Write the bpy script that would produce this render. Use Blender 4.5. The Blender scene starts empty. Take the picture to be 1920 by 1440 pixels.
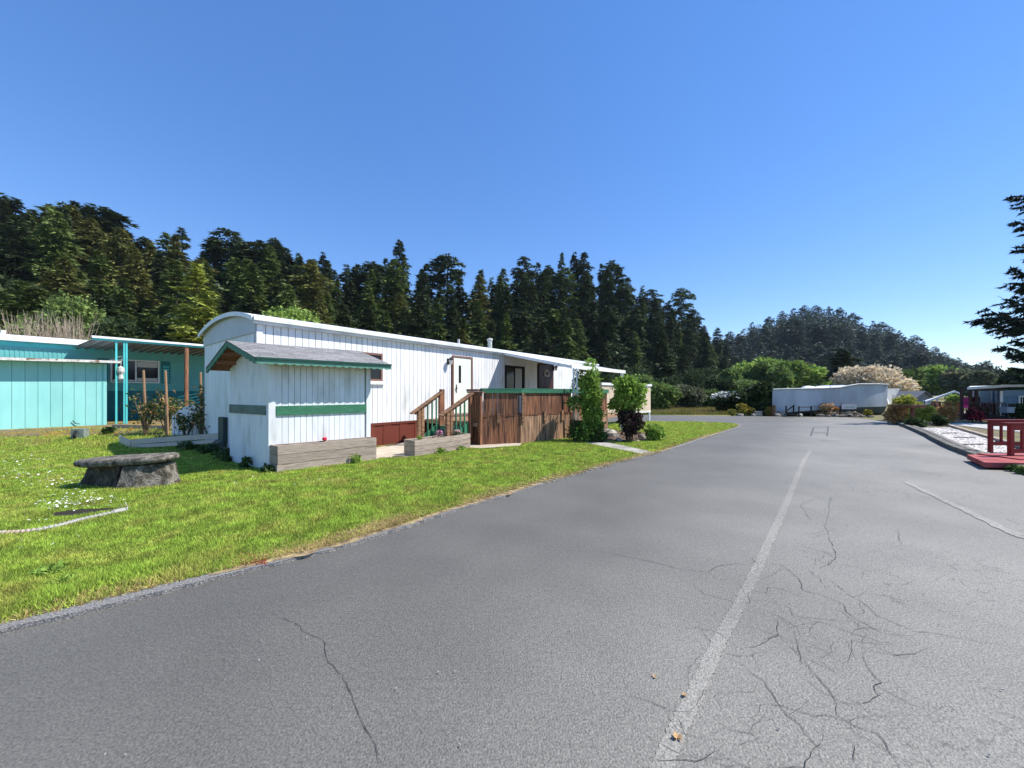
import bpy, math, random
import numpy as np
from mathutils import Vector, Matrix
random.seed(7); RNG = np.random.default_rng(7)
scene = bpy.context.scene
COL = scene.collection
EYE = 1.6; F = 700.0; HY = 737.0

# ---------------- camera, world, sun, exposure ----------------
cd = bpy.data.cameras.new('camera'); cam = bpy.data.objects.new('camera', cd); COL.objects.link(cam)
cd.sensor_width = 36; cd.lens = F/1920*36; cd.shift_y = 17/1920; cd.clip_start = .05; cd.clip_end = 6000
cam.location = (0, 0, EYE); cam.rotation_euler = (math.pi/2, 0, 0)
scene.camera = cam
SUN_AZ = math.radians(88); SUN_EL = math.radians(52)      # azimuth clockwise from +Y
w = bpy.data.worlds.new('World'); scene.world = w; w.use_nodes = True
nt = w.node_tree; bg = nt.nodes['Background']
sky = nt.nodes.new('ShaderNodeTexSky'); sky.sky_type = 'NISHITA'; sky.sun_disc = False
sky.sun_elevation = SUN_EL; sky.sun_rotation = SUN_AZ
sky.altitude = 0; sky.air_density = 0.85; sky.dust_density = 0.0; sky.ozone_density = 3.5
hsn = nt.nodes.new('ShaderNodeHueSaturation'); hsn.inputs['Saturation'].default_value = 1.52; hsn.inputs['Value'].default_value = 2.32; hsn.inputs['Hue'].default_value = .513
gm = nt.nodes.new('ShaderNodeGamma'); gm.inputs[1].default_value = .64; nt.links.new(sky.outputs[0], gm.inputs[0]); nt.links.new(gm.outputs[0], hsn.inputs['Color']); nt.links.new(hsn.outputs[0], bg.inputs[0]); bg.inputs[1].default_value = .10
sl = bpy.data.lights.new('sun', 'SUN'); so = bpy.data.objects.new('sun', sl); COL.objects.link(so)
sl.energy = 4.6; sl.angle = math.radians(.5); sl.color = (1, .955, .89)
sd = Vector((math.sin(SUN_AZ)*math.cos(SUN_EL), math.cos(SUN_AZ)*math.cos(SUN_EL), math.sin(SUN_EL)))
so.rotation_euler = sd.to_track_quat('Z', 'Y').to_euler(); so.location = (30, 0, 40)
scene.view_settings.view_transform = 'Standard'; scene.view_settings.look = 'None'
scene.view_settings.exposure = .72; scene.view_settings.gamma = 1; scene.view_settings.use_curve_mapping = False

# ---------------- helpers ----------------
def PG(px, py, z=0.0):                       # a point of the ground seen at a pixel of the photograph
    Y = F*(EYE-z)/(py-HY); return Vector(((px-960)/F*Y, Y, z))
def PD(px, py, Y):                           # a point at a known depth
    return Vector(((px-960)/F*Y, Y, EYE+(HY-py)*Y/F))
LOC = {}
def tag(o, label=None, cat=None, group=None, kind=None):
    if label: o['label'] = label
    if cat: o['category'] = cat
    if group: o['group'] = group
    if kind: o['kind'] = kind
    return o
def empty(name, loc, label, cat, group=None, rz=0):
    o = bpy.data.objects.new(name, None); COL.objects.link(o); o.location = loc; o.rotation_euler = (0, 0, rz)
    o.empty_display_size = .2; LOC[o] = Vector(loc); return tag(o, label, cat, group)
def link(name, me, parent=None, loc=None):
    o = bpy.data.objects.new(name, me); COL.objects.link(o)
    if parent is not None: o.parent = parent; LOC[o] = LOC.get(parent, Vector((0, 0, 0)))
    else: LOC[o] = Vector((0, 0, 0))
    if loc is not None: o.location = loc
    return o
def npmesh(name, V, Fc, mat=None, mats=None, midx=None, smooth=False):
    V = np.asarray(V, dtype=np.float32); Fc = np.asarray(Fc, dtype=np.int32); k = Fc.shape[1]; n = len(Fc)
    me = bpy.data.meshes.new(name)
    me.vertices.add(len(V)); me.vertices.foreach_set('co', V.ravel())
    me.loops.add(n*k); me.loops.foreach_set('vertex_index', Fc.ravel())
    me.polygons.add(n); me.polygons.foreach_set('loop_start', np.arange(0, n*k, k, dtype=np.int32))
    me.update(calc_edges=True)
    for m in (mats or [mat]):
        if m: me.materials.append(m)
    if midx is not None: me.polygons.foreach_set('material_index', np.asarray(midx, dtype=np.int32))
    if smooth: me.polygons.foreach_set('use_smooth', np.ones(n, dtype=bool))
    me.validate(); me.update(); return me
class Fr:                                    # a plan frame: s along t, w along g, z up
    def __init__(s, O, t, g): s.O = Vector((O[0], O[1], 0)); s.t = Vector((t[0], t[1], 0)); s.g = Vector((g[0], g[1], 0))
    def pt(s, a, b, z): return s.O + s.t*a + s.g*b + Vector((0, 0, z))
    def s(s, px, w=0.0):
        u = (px-960)/F; B = s.O + s.g*w; return (u*B.y-B.x)/(s.t.x-u*s.t.y)
    def w(s, px, a=0.0):
        u = (px-960)/F; B = s.O + s.t*a; return (u*B.y-B.x)/(s.g.x-u*s.g.y)
    def z(s, py, a, b): return EYE+(HY-py)*s.pt(a, b, 0).y/F
WORLD = Fr((0, 0), (1, 0), (0, 1))
class MB:
    def __init__(s): s.v = []; s.f = []
    def poly(s, pts): n = len(s.v); s.v += [Vector(p) for p in pts]; s.f.append(list(range(n, n+len(pts)))); return s
    def hexa(s, b, t):                       # bottom and top quads
        n = len(s.v); s.v += [Vector(p) for p in b]+[Vector(p) for p in t]
        for q in ((3, 2, 1, 0), (4, 5, 6, 7), (0, 1, 5, 4), (1, 2, 6, 5), (2, 3, 7, 6), (3, 0, 4, 7)): s.f.append([n+i for i in q])
        return s
    def fbox(s, fr, a0, a1, b0, b1, z0, z1):
        q = [(a0, b0), (a1, b0), (a1, b1), (a0, b1)]
        return s.hexa([fr.pt(a, b, z0) for a, b in q], [fr.pt(a, b, z1) for a, b in q])
    def box(s, c, d, rz=0, tilt=None):
        m = Matrix.Rotation(rz, 3, 'Z')
        if tilt is not None: m = m @ tilt
        h = [Vector((x*d[0]/2, y*d[1]/2, z*d[2]/2)) for z in (-1, 1) for x, y in ((-1, -1), (1, -1), (1, 1), (-1, 1))]
        h = [m @ p + Vector(c) for p in h]; return s.hexa(h[:4], h[4:])
    def bar(s, p, q, wd, ht=None):
        p, q = Vector(p), Vector(q); ht = ht or wd; d = (q-p).normalized()
        up = Vector((0, 0, 1)) if abs(d.z) < .95 else Vector((0, 1, 0))
        sd_ = d.cross(up).normalized(); u = sd_.cross(d)
        c = [(-1, -1), (1, -1), (1, 1), (-1, 1)]
        return s.hexa([p+sd_*x*wd/2+u*y*ht/2 for x, y in c], [q+sd_*x*wd/2+u*y*ht/2 for x, y in c])
    def prism(s, pts, z0, z1):
        n = len(s.v); k = len(pts)
        s.v += [Vector((p[0], p[1], z0)) for p in pts]+[Vector((p[0], p[1], z1)) for p in pts]
        s.f += [list(range(n, n+k))[::-1], list(range(n+k, n+2*k))]+[[n+i, n+(i+1) % k, n+k+(i+1) % k, n+k+i] for i in range(k)]
        return s
    def ext(s, pts, d):                      # extrude a planar outline by vector d
        n = len(s.v); k = len(pts); d = Vector(d)
        s.v += [Vector(p) for p in pts]+[Vector(p)+d for p in pts]
        s.f += [list(range(n, n+k))[::-1], list(range(n+k, n+2*k))]+[[n+i, n+(i+1) % k, n+k+(i+1) % k, n+k+i] for i in range(k)]
        return s
    def tube(s, pts, r, k=6, caps=True):
        pts = [Vector(p) for p in pts]; rr = r if isinstance(r, (list, tuple)) else [r]*len(pts); rings = []
        for i, p in enumerate(pts):
            d = (pts[min(i+1, len(pts)-1)]-pts[max(i-1, 0)]).normalized()
            a = d.orthogonal().normalized() if i == 0 else (a-d*a.dot(d)).normalized()
            b = d.cross(a); n = len(s.v); rings.append(n)
            s.v += [p+(a*math.cos(2*math.pi*j/k)+b*math.sin(2*math.pi*j/k))*rr[i] for j in range(k)]
        for x, y in zip(rings, rings[1:]): s.f += [[x+j, x+(j+1) % k, y+(j+1) % k, y+j] for j in range(k)]
        if caps: s.f += [[rings[0]+j for j in range(k)][::-1], [rings[-1]+j for j in range(k)]]
        return s
    def lathe(s, c, prof, k=16, sx=1, sy=1, rz=0):
        c = Vector(c); n0 = len(s.v)
        for r, z in prof:
            for j in range(k):
                a = 2*math.pi*j/k; x, y = r*math.cos(a)*sx, r*math.sin(a)*sy
                s.v.append(c+Vector((x*math.cos(rz)-y*math.sin(rz), x*math.sin(rz)+y*math.cos(rz), z)))
        for i in range(len(prof)-1):
            for j in range(k): s.f.append([n0+i*k+j, n0+i*k+(j+1) % k, n0+(i+1)*k+(j+1) % k, n0+(i+1)*k+j])
        s.f += [[n0+j for j in range(k)][::-1], [n0+(len(prof)-1)*k+j for j in range(k)]]
        return s
    def build(s, name, mat, parent=None, smooth=False):
        L = LOC.get(parent, Vector((0, 0, 0))) if parent is not None else Vector((0, 0, 0))
        me = bpy.data.meshes.new(name); me.from_pydata([v-L for v in s.v], [], s.f); me.materials.append(mat)
        if smooth:
            for p in me.polygons: p.use_smooth = True
        me.update(); return link(name, me, parent)
CACHE = {}
def piece(name, fr, a0, a1, b0, b1, z0, z1, mat, parent):      # one board or panel, mesh shared between equal ones
    key = (name, id(fr), round(a1-a0, 3), round(b1-b0, 3), round(z1-z0, 3), mat.name)
    if key not in CACHE:
        q = [(0, 0), (a1-a0, 0), (a1-a0, b1-b0), (0, b1-b0)]
        v = [fr.t*a+fr.g*b+Vector((0, 0, z)) for z in (0, z1-z0) for a, b in q]
        me = bpy.data.meshes.new(name)
        me.from_pydata(v, [], [(3, 2, 1, 0), (4, 5, 6, 7), (0, 1, 5, 4), (1, 2, 6, 5), (2, 3, 7, 6), (3, 0, 4, 7)])
        me.materials.append(mat); CACHE[key] = me
    return link(name, CACHE[key], parent, fr.pt(a0, b0, z0)-LOC.get(parent, Vector((0, 0, 0))))
def one(name, fr, a0, a1, b0, b1, z0, z1, mat, parent): return MB().fbox(fr, a0, a1, b0, b1, z0, z1).build(name, mat, parent)

def M(name, col, rough=.8, var=.15, scale=4, st=(1, 1, 1), bump=0, bs=60, bst=(1, 1, 1), orand=0, irand=0, spec=.3, metal=0,
      col2=None, c2s=1.5, lo=.45, hi=.6, trans=0, c2amt=1.0):
    m = bpy.data.materials.new(name); m.use_nodes = True; n = m.node_tree; N = n.nodes; K = n.links; bs_ = N['Principled BSDF']
    geo = N.new('ShaderNodeNewGeometry')
    def mapped(s_):
        mp = N.new('ShaderNodeMapping'); mp.inputs['Scale'].default_value = s_; K.new(geo.outputs['Position'], mp.inputs['Vector']); return mp.outputs[0]
    def noise(sc, vec, det=4):
        t = N.new('ShaderNodeTexNoise'); t.inputs['Scale'].default_value = sc; t.inputs['Detail'].default_value = det; K.new(vec, t.inputs['Vector']); return t.outputs['Fac']
    def rng(fac, a, b, c, d):
        r = N.new('ShaderNodeMapRange'); K.new(fac, r.inputs[0])
        for i, x in enumerate((a, b, c, d)): r.inputs[i+1].default_value = x
        return r.outputs[0]
    def mul(c, f):
        x = N.new('ShaderNodeVectorMath'); x.operation = 'SCALE'; K.new(c, x.inputs[0]); K.new(f, x.inputs['Scale']); return x.outputs[0]
    rgb = N.new('ShaderNodeRGB'); rgb.outputs[0].default_value = (*col, 1); c = rgb.outputs[0]
    if col2:
        mx = N.new('ShaderNodeMix'); mx.data_type = 'RGBA'; mx.inputs[7].default_value = (*col2, 1)
        K.new(c, mx.inputs[6]); K.new(rng(noise(c2s, mapped(st), 5), lo, hi, 0, c2amt), mx.inputs[0]); c = mx.outputs[2]
    if var: c = mul(c, rng(noise(scale, mapped(st)), .3, .7, 1-var, 1+var))
    if orand:
        oi = N.new('ShaderNodeObjectInfo'); c = mul(c, rng(oi.outputs['Random'], 0, 1, 1-orand, 1+orand))
    if irand: c = mul(c, rng(geo.outputs['Random Per Island'], 0, 1, 1-irand, 1+irand))
    K.new(c, bs_.inputs['Base Color']); bs_.inputs['Roughness'].default_value = rough
    bs_.inputs['Specular IOR Level'].default_value = spec; bs_.inputs['Metallic'].default_value = metal
    if bump:
        b = N.new('ShaderNodeBump'); b.inputs['Strength'].default_value = bump; b.inputs['Distance'].default_value = .02
        K.new(noise(bs, mapped(bst), 3), b.inputs['Height']); K.new(b.outputs[0], bs_.inputs['Normal'])
    if trans:
        tr = N.new('ShaderNodeBsdfTranslucent'); K.new(c, tr.inputs[0]); ms = N.new('ShaderNodeMixShader'); ms.inputs[0].default_value = trans
        K.new(bs_.outputs[0], ms.inputs[1]); K.new(tr.outputs[0], ms.inputs[2]); K.new(ms.outputs[0], N['Material Output'].inputs[0])
    return m
V_ = (14, 14, .8); H_ = (2.2, 2.2, 30)
white = M('white_siding', (.76, .77, .77), .5, .06, 3, (1, 1, .3), col2=(.55, .55, .50), c2s=3.5, lo=.53, hi=.78, orand=.03, spec=.4)
trimw = M('white_trim', (.78, .79, .79), .5, .06, 5, col2=(.5, .5, .47), c2s=3, lo=.6, hi=.8)
metalw = M('roof_metal', (.70, .72, .72), .45, .08, 3, col2=(.42, .42, .40), c2s=1.2, lo=.55, hi=.75, spec=.5)
shedw = M('shed_paint', (.73, .75, .76), .6, .06, 6, (1, 1, .3), col2=(.50, .50, .47), c2s=4, lo=.53, hi=.8, orand=.03)
green = M('green_paint', (.035, .15, .080), .55, .2, 8, H_, col2=(.07, .21, .13), c2s=2, lo=.5, hi=.7, orand=.1)
greenl = M('pale_green_paint', (.12, .29, .21), .6, .15, 8, H_, col2=(.08, .20, .15), c2s=3)
shing = M('shingle', (.22, .215, .21), .9, .25, 30, orand=.2, bump=.4, bs=120)
dark = M('dark_void', (.015, .013, .012), .9, 0)
brownw = M('deck_wood', (.27, .115, .055), .75, .35, 3, V_, col2=(.07, .035, .025), c2s=2, lo=.42, hi=.62, orand=.25, bump=.3, bs=8, bst=V_)
browns = M('deck_skirt_wood', (.36, .21, .12), .8, .35, 3, V_, col2=(.10, .06, .04), c2s=2, lo=.46, hi=.64, orand=.22, bump=.3, bs=8, bst=V_)
brownh = M('rail_wood', (.30, .17, .09), .75, .3, 3, H_, col2=(.12, .06, .04), c2s=2, orand=.2)
grayw = M('weathered_board', (.37, .30, .24), .85, .22, 3, H_, col2=(.22, .17, .13), c2s=1.6, lo=.5, hi=.68, orand=.1, bump=.25, bs=5, bst=H_)
stakew = M('stake_wood', (.30, .18, .10), .8, .25, 3, V_, orand=.15)
redsk = M('oxblood_skirting', (.15, .035, .022), .6, .15, 4, V_, orand=.12)
glass = M('window_glass', (.012, .013, .015), .12, 0, spec=.35)
curt = M('curtain', (.55, .55, .53), .8, .1, 10, V_)
creamd = M('cream_door', (.72, .76, .66), .4, .03)
darkred = M('dark_red_door', (.05, .013, .012), .4, .1)
framebr = M('brown_frame', (.20, .10, .075), .5, .1)
black = M('black_metal', (.02, .02, .022), .7, 0, spec=.15)
teal = M('teal_paint', (.24, .58, .54), .55, .06, 3, (1, 1, .3), col2=(.30, .66, .62), c2s=.8, lo=.4, hi=.7, orand=.04)
teald = M('teal_siding', (.13, .43, .41), .55, .06, 3)
tealk = M('teal_skirting', (.02, .17, .19), .6, .1, 3)
tealt = M('teal_trim', (.08, .50, .50), .5, .08)
galv = M('galvanised', (.40, .42, .38), .5, .15, 3, col2=(.28, .26, .2), c2s=2, lo=.5, hi=.7)
conc = M('concrete', (.36, .34, .30), .9, .2, 6, bump=.3, bs=80, col2=(.25, .23, .2), c2s=2)
agg = M('aggregate_kerb', (.25, .24, .225), .95, .5, 90, bump=.6, bs=120, col2=(.15, .145, .14), c2s=60, lo=.45, hi=.55)
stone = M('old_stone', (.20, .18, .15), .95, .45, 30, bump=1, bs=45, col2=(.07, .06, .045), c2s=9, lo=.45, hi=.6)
rockm = M('pale_rock', (.42, .38, .33), .95, .3, 4, bump=.6, bs=15, col2=(.2, .18, .15), c2s=3)
rust = M('rusty_post', (.30, .14, .07), .8, .3, 5, V_, col2=(.15, .08, .05), c2s=3)
redp = M('red_paint', (.20, .010, .012), .5, .12, 5, orand=.08)
redb = M('faded_red_paint', (.36, .075, .07), .7, .15, 6, col2=(.26, .04, .035), c2s=3)
beige = M('beige_panel', (.62, .50, .37), .7, .06, 2, orand=.04)
boatw = M('boat_white_shaded', (.50, .56, .62), .5, .06, 1, (1, 1, .3), col2=(.40, .45, .50), c2s=1.2)  # white hull, with the shade on its side put into the blue-gray colour
boatd = M('boat_bottom', (.06, .10, .12), .6, .2, 3)
bluew = M('blue_siding', (.12, .22, .33), .6, .06, 3, V_)
grayroof = M('gray_roof', (.18, .18, .19), .8, .15, 5)
yellowf = M('yellow_flowers', (.65, .42, .03), .7, .2, irand=.3)
pinkf = M('pink_flowers', (.60, .22, .40), .7, .2, irand=.3)
redf = M('red_flower', (.60, .02, .05), .6, .1)
orangef = M('orange_flowers', (.80, .22, .01), .6, .1)
whitef = M('white_flowers', (.72, .72, .66), .7, .1, irand=.2)
hosem = M('hose_plastic', (.33, .32, .29), .5, .1, 4, col2=(.38, .24, .16), c2s=1.2, lo=.5, hi=.7)
soil = M('soil', (.10, .065, .04), .95, .35, 8, bump=.6, bs=20)
def leaf(name, col, i=.4, o=.12, tr=.25, var=.3, sc=.6, col2=None): return M(name, col, .55, var, sc, irand=i, orand=o, trans=tr, spec=.08, col2=col2, c2s=.3 if sc < 1 else 3)
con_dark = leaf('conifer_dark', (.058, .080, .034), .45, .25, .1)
con_mid = leaf('conifer_mid', (.115, .155, .044), .45, .2, .15)
con_olive = leaf('conifer_olive', (.155, .16, .048), .45, .2, .15)
con_bright = leaf('conifer_bright', (.30, .34, .07), .45, .1, .2)
con_far = leaf('conifer_far', (.056, .074, .050), .5, .3, .1)
con_near = leaf('conifer_black', (.030, .046, .034), .4, 0, .05)
bl_bright = leaf('broadleaf_bright', (.26, .36, .085), .4, .15)
bl_mid = leaf('broadleaf_mid', (.15, .21, .06), .45, .15)
bl_dark = leaf('broadleaf_dark', (.045, .068, .026), .5, .1)
bl_gray = leaf('broadleaf_gray', (.15, .16, .09), .4, .1)
bl_shrub = leaf('shrub_leaf', (.23, .35, .065), .45, 0, .35, .2, 4)
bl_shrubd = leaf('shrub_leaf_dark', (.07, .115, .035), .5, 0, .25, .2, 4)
bl_purple = leaf('purple_leaf', (.045, .022, .026), .5, 0, .15, .2, 4)
bl_yellow = leaf('yellow_leaf', (.46, .46, .09), .35, .1)
bl_orange = leaf('orange_leaf', (.46, .27, .11), .4, .1)
blossom = leaf('blossom', (.66, .56, .40), .3, .05, .3)
twig = M('bare_twigs', (.30, .25, .19), .9, .2)
bark = M('bark', (.09, .065, .045), .95, .3, 6, V_)
barkp = M('pale_bark', (.26, .22, .18), .95, .3, 3)
# ---------------- ground, road, kerbs ----------------
def gz(x, y):                                # the garden on the left climbs a little
    x = np.asarray(x, float); y = np.asarray(y, float)
    a = np.clip((y-10.6)/2.6, 0, 1); b = np.clip((-7.6-x)/1.2, 0, 1); return .03 + .23*(a*a*(3-2*a))*b
def sheet(name, pts, z, mat, kind='structure'):
    me = bpy.data.meshes.new(name); me.from_pydata([(p[0], p[1], z) for p in pts], [], [list(range(len(pts)))]); me.materials.append(mat); me.update()
    return tag(link(name, me), kind=kind)
def asphalt(name, base, dk, big, bumpv):
    m = M(name, base, .68, .14, .5, spec=.6, bump=bumpv, bs=95); n = m.node_tree; N = n.nodes; K = n.links; b = N['Principled BSDF']
    src = b.inputs['Base Color'].links[0].from_socket; geo = [x for x in N if x.type == 'NEW_GEOMETRY'][0]
    def tex(sc, a, c, d, e, det=2, st=(1, 1, 1)):
        mp = N.new('ShaderNodeMapping'); mp.inputs['Scale'].default_value = st; K.new(geo.outputs['Position'], mp.inputs[0])
        t = N.new('ShaderNodeTexNoise'); t.inputs['Scale'].default_value = sc; t.inputs['Detail'].default_value = det; K.new(mp.outputs[0], t.inputs['Vector'])
        r = N.new('ShaderNodeMapRange'); K.new(t.outputs['Fac'], r.inputs[0])
        for i, v in enumerate((a, c, d, e)): r.inputs[i+1].default_value = v
        return r.outputs[0]
    def mul(c, f):
        x = N.new('ShaderNodeVectorMath'); x.operation = 'SCALE'; K.new(c, x.inputs[0]); K.new(f, x.inputs['Scale']); return x.outputs[0]
    c = mul(src, tex(85, .3, .7, .62, 1.38)); c = mul(c, tex(1.3, .3, .7, .9, 1.08, 5)); c = mul(c, tex(28, .3, .7, .88, 1.12))
    v = N.new('ShaderNodeTexVoronoi'); v.inputs['Scale'].default_value = 34; K.new(geo.outputs['Position'], v.inputs['Vector'])   # pale chips in the mat
    r = N.new('ShaderNodeMapRange'); K.new(v.outputs['Distance'], r.inputs[0])
    for i, x in enumerate((.05, .14, 1.35, 1)): r.inputs[i+1].default_value = x
    c = mul(c, r.outputs[0])
    # the older, paler mat right of the centre joint
    dt = N.new('ShaderNodeVectorMath'); dt.operation = 'DOT_PRODUCT'; dt.inputs[1].default_value = (-.754, .657, 0); K.new(geo.outputs['Position'], dt.inputs[0])
    nz = N.new('ShaderNodeTexNoise'); nz.inputs['Scale'].default_value = .9; nz.inputs['Detail'].default_value = 5; K.new(geo.outputs['Position'], nz.inputs['Vector'])
    ad = N.new('ShaderNodeMath'); ad.operation = 'MULTIPLY_ADD'; ad.inputs[1].default_value = .9; K.new(nz.outputs['Fac'], ad.inputs[0]); K.new(dt.outputs['Value'], ad.inputs[2])
    r2 = N.new('ShaderNodeMapRange'); r2.interpolation_type = 'SMOOTHSTEP'; K.new(ad.outputs[0], r2.inputs[0])
    for i, x in enumerate((.40, 3.0, 1, .60)): r2.inputs[i+1].default_value = x
    c = mul(c, r2.outputs[0])
    # web of hairline cracks in the old mat, broken up by noise
    nd = N.new('ShaderNodeTexNoise'); nd.inputs['Scale'].default_value = 5; nd.inputs['Detail'].default_value = 4; K.new(geo.outputs['Position'], nd.inputs['Vector'])
    mx_ = N.new('ShaderNodeVectorMath'); mx_.operation = 'MULTIPLY_ADD'; mx_.inputs[1].default_value = (.35, .35, 0); K.new(nd.outputs['Color'], mx_.inputs[0]); K.new(geo.outputs['Position'], mx_.inputs[2])
    for sc_, wd_, am_, lo_ in ((2.6, .006, .45, .50), (8, .018, .62, .56)):
        vo = N.new('ShaderNodeTexVoronoi'); vo.feature = 'DISTANCE_TO_EDGE'; vo.inputs['Scale'].default_value = sc_; K.new(mx_.outputs[0], vo.inputs['Vector'])
        e1 = N.new('ShaderNodeMapRange'); K.new(vo.outputs['Distance'], e1.inputs[0])
        for i, x in enumerate((0, wd_*1.6, 1, 0)): e1.inputs[i+1].default_value = x
        msk = tex(.55 if sc_ < 5 else .9, lo_-.04, lo_+.06, 0, 1, 3); r3 = N.new('ShaderNodeMapRange'); K.new(dt.outputs['Value'], r3.inputs[0])
        for i, x in enumerate((-.35, .25, 1, .0)): r3.inputs[i+1].default_value = x
        p1 = N.new('ShaderNodeMath'); p1.operation = 'MULTIPLY'; K.new(e1.outputs[0], p1.inputs[0]); K.new(msk, p1.inputs[1]); p2 = N.new('ShaderNodeMath'); p2.operation = 'MULTIPLY'; K.new(p1.outputs[0], p2.inputs[0]); K.new(r3.outputs[0], p2.inputs[1])
        p3 = N.new('ShaderNodeMath'); p3.operation = 'MULTIPLY_ADD'; p3.inputs[1].default_value = am_-1; p3.inputs[2].default_value = 1; K.new(p2.outputs[0], p3.inputs[0]); c = mul(c, p3.outputs[0])
    K.new(c, b.inputs['Base Color']); return m
asph = asphalt('asphalt', (.180, .171, .146), 0, 0, .45)
asph_s = asphalt('asphalt_sealed', (.108, .107, .106), 0, 0, .55)
seamm = asphalt('asphalt_seam', (.235, .222, .190), 0, 0, .5)
fieldm = M('dry_field', (.19, .17, .055), .95, .3, .8, col2=(.10, .13, .035), c2s=.25, bump=.4, bs=9)
bpy_disc = [(1600*math.cos(a), 1600*math.sin(a)) for a in np.linspace(0, 2*math.pi, 64, endpoint=False)]
sheet('ground', bpy_disc, -.05, fieldm)
sheet('road', [(-60, -40), (60, -40), (60, 24), (26, 24.7), (20, 25.2), (12, 26.6), (6, 28), (-6, 28.4), (-60, 28)], 0, asph)
edge_px = [(500, 1064), (625, 1036), (719, 1004), (772, 989), (812, 973), (906, 945), (969, 926), (1062, 898), (1100, 887), (1205, 858), (1237, 851), (1292, 833), (1338, 817), (1370, 808), (1391, 800)]
edge = [(-14, -6.6), (-8.5, -1.9), (-5, 1.02), (-3.39, 2.46), (-2.8, 2.95)] + [tuple(PG(*p)[:2]) for p in edge_px]
tip = [(11.6, 19.0), (11.3, 19.9), (10.2, 20.4), (7.5, 20.7), (5.6, 20.7)]
def smooth(pts, n=3):
    for _ in range(n):
        q = [pts[0]]
        for a, b in zip(pts, pts[1:]): q += [(.75*a[0]+.25*b[0], .75*a[1]+.25*b[1]), (.25*a[0]+.75*b[0], .25*a[1]+.75*b[1])]
        pts = q+[pts[-1]]
    return pts
def off(pts, d, jit=0):                      # offset a polyline to its left by d
    P = np.array(pts); T = np.gradient(P, axis=0); T /= np.linalg.norm(T, axis=1)[:, None]
    return P+np.c_[-T[:, 1], T[:, 0]]*(d+(RNG.normal(0, jit, len(P))[:, None] if jit else 0))
E = smooth(edge+tip[:3], 3)
# sealed darker lane left of the centre seam
seam_px = [(1190, 1560), (1270, 1370), (1310, 1290), (1352, 1195), (1400, 1110), (1440, 1020), (1470, 955), (1492, 900), (1508, 862), (1520, 845)]
seam = smooth([tuple(PG(*p)[:2]) for p in seam_px], 2)
lane = [tuple(p) for p in off(E[:-8], -.1)] + [(14, 24), (17.5, 24)] + [tuple(p) for p in seam[::-1]] + [(-2, -6), (-10, -12)]
def ribbon(name, A, B, z, mat, kind='structure'):
    n = len(A); V = [(x, y, z) for x, y in A]+[(x, y, z) for x, y in B]
    me = bpy.data.meshes.new(name); me.from_pydata(V, [], [(i, i+1, n+i+1, n+i) for i in range(n-1)]); me.materials.append(mat); me.update()
    return tag(link(name, me), kind=kind)
sd_ = []
for a, b in zip(seam, seam[1:]):
    for k in range(8): sd_.append((a[0]+(b[0]-a[0])*k/8, a[1]+(b[1]-a[1])*k/8))
ribbon('seam', off(sd_, .042, .004), off(sd_, -.038, .004), .003, seamm)
# kerbs
Ed = []
for a, b in zip(E, E[1:]):
    L_ = math.hypot(b[0]-a[0], b[1]-a[1]); k_ = max(1, int(L_/.12))
    for k in range(k_): Ed.append((a[0]+(b[0]-a[0])*k/k_, a[1]+(b[1]-a[1])*k/k_))
def kerb(name, A, B, z0, z1, mat):
    n = len(A); V = [(x, y, z0) for x, y in A]+[(x, y, z1) for x, y in A]+[(x, y, z1) for x, y in B]+[(x, y, z0) for x, y in B]
    f = []
    for i in range(n-1):
        for r in range(3): f.append((r*n+i, r*n+i+1, (r+1)*n+i+1, (r+1)*n+i))
    f += [(0, n, 2*n, 3*n), (n-1, 4*n-1, 3*n-1, 2*n-1)]
    me = bpy.data.meshes.new(name); me.from_pydata(V, [], f); me.materials.append(mat); me.update(); return tag(link(name, me), kind='structure')
kerb('kerb', off(Ed, 0, .009), off(Ed, .13, .01), -.02, .034, agg)
lawn_poly = [tuple(p) for p in off(Ed, .10)] + [(9.6, 20.5), (7.5, 20.7), (5.6, 20.7), (3, 20), (-5, 15), (-9, 12), (-16, 13), (-40, 14), (-40, -10)]
grassbase = M('turf_soil', (.085, .115, .022), .95, .35, 5, col2=(.16, .15, .045), c2s=1.1, lo=.5, hi=.68, bump=.5, bs=30)
sheet('lawn', lawn_poly, .028, grassbase)
vg = off(Ed, .12, .0); vi = np.array(vg); ph = np.arange(len(Ed))*.12; wv = .12+.10*np.sin(ph*1.9)+.08*np.sin(ph*4.3)+RNG.normal(0, .02, len(Ed)); TT = np.gradient(np.array(Ed), axis=0); TT /= np.linalg.norm(TT, axis=1)[:, None]
ribbon('verge', vg, vi+np.c_[-TT[:, 1], TT[:, 0]]*np.maximum(.03, wv)[:, None], .0325, M('verge_soil', (.22, .16, .09), .95, .4, 12, col2=(.33, .26, .13), c2s=6, bump=.6, bs=60))
# raised garden bank on the left
mossm = M('moss_bank', (.17, .13, .075), .95, .35, 6, col2=(.25, .17, .03), c2s=1.2, lo=.45, hi=.62, bump=.7, bs=25)
gx = np.linspace(-45, -7.6, 70); gy = np.concatenate([np.linspace(10.7, 14, 16), [20, 28, 45]])
GX, GY = np.meshgrid(gx, gy); V = np.c_[GX.ravel(), GY.ravel(), gz(GX, GY).ravel()+.006]
nx = len(gx); idx = [(j*nx+i, j*nx+i+1, (j+1)*nx+i+1, (j+1)*nx+i) for j in range(len(gy)-1) for i in range(nx-1)]
tag(link('garden_bank', npmesh('garden_bank', V, idx, mossm)), kind='structure')
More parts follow.
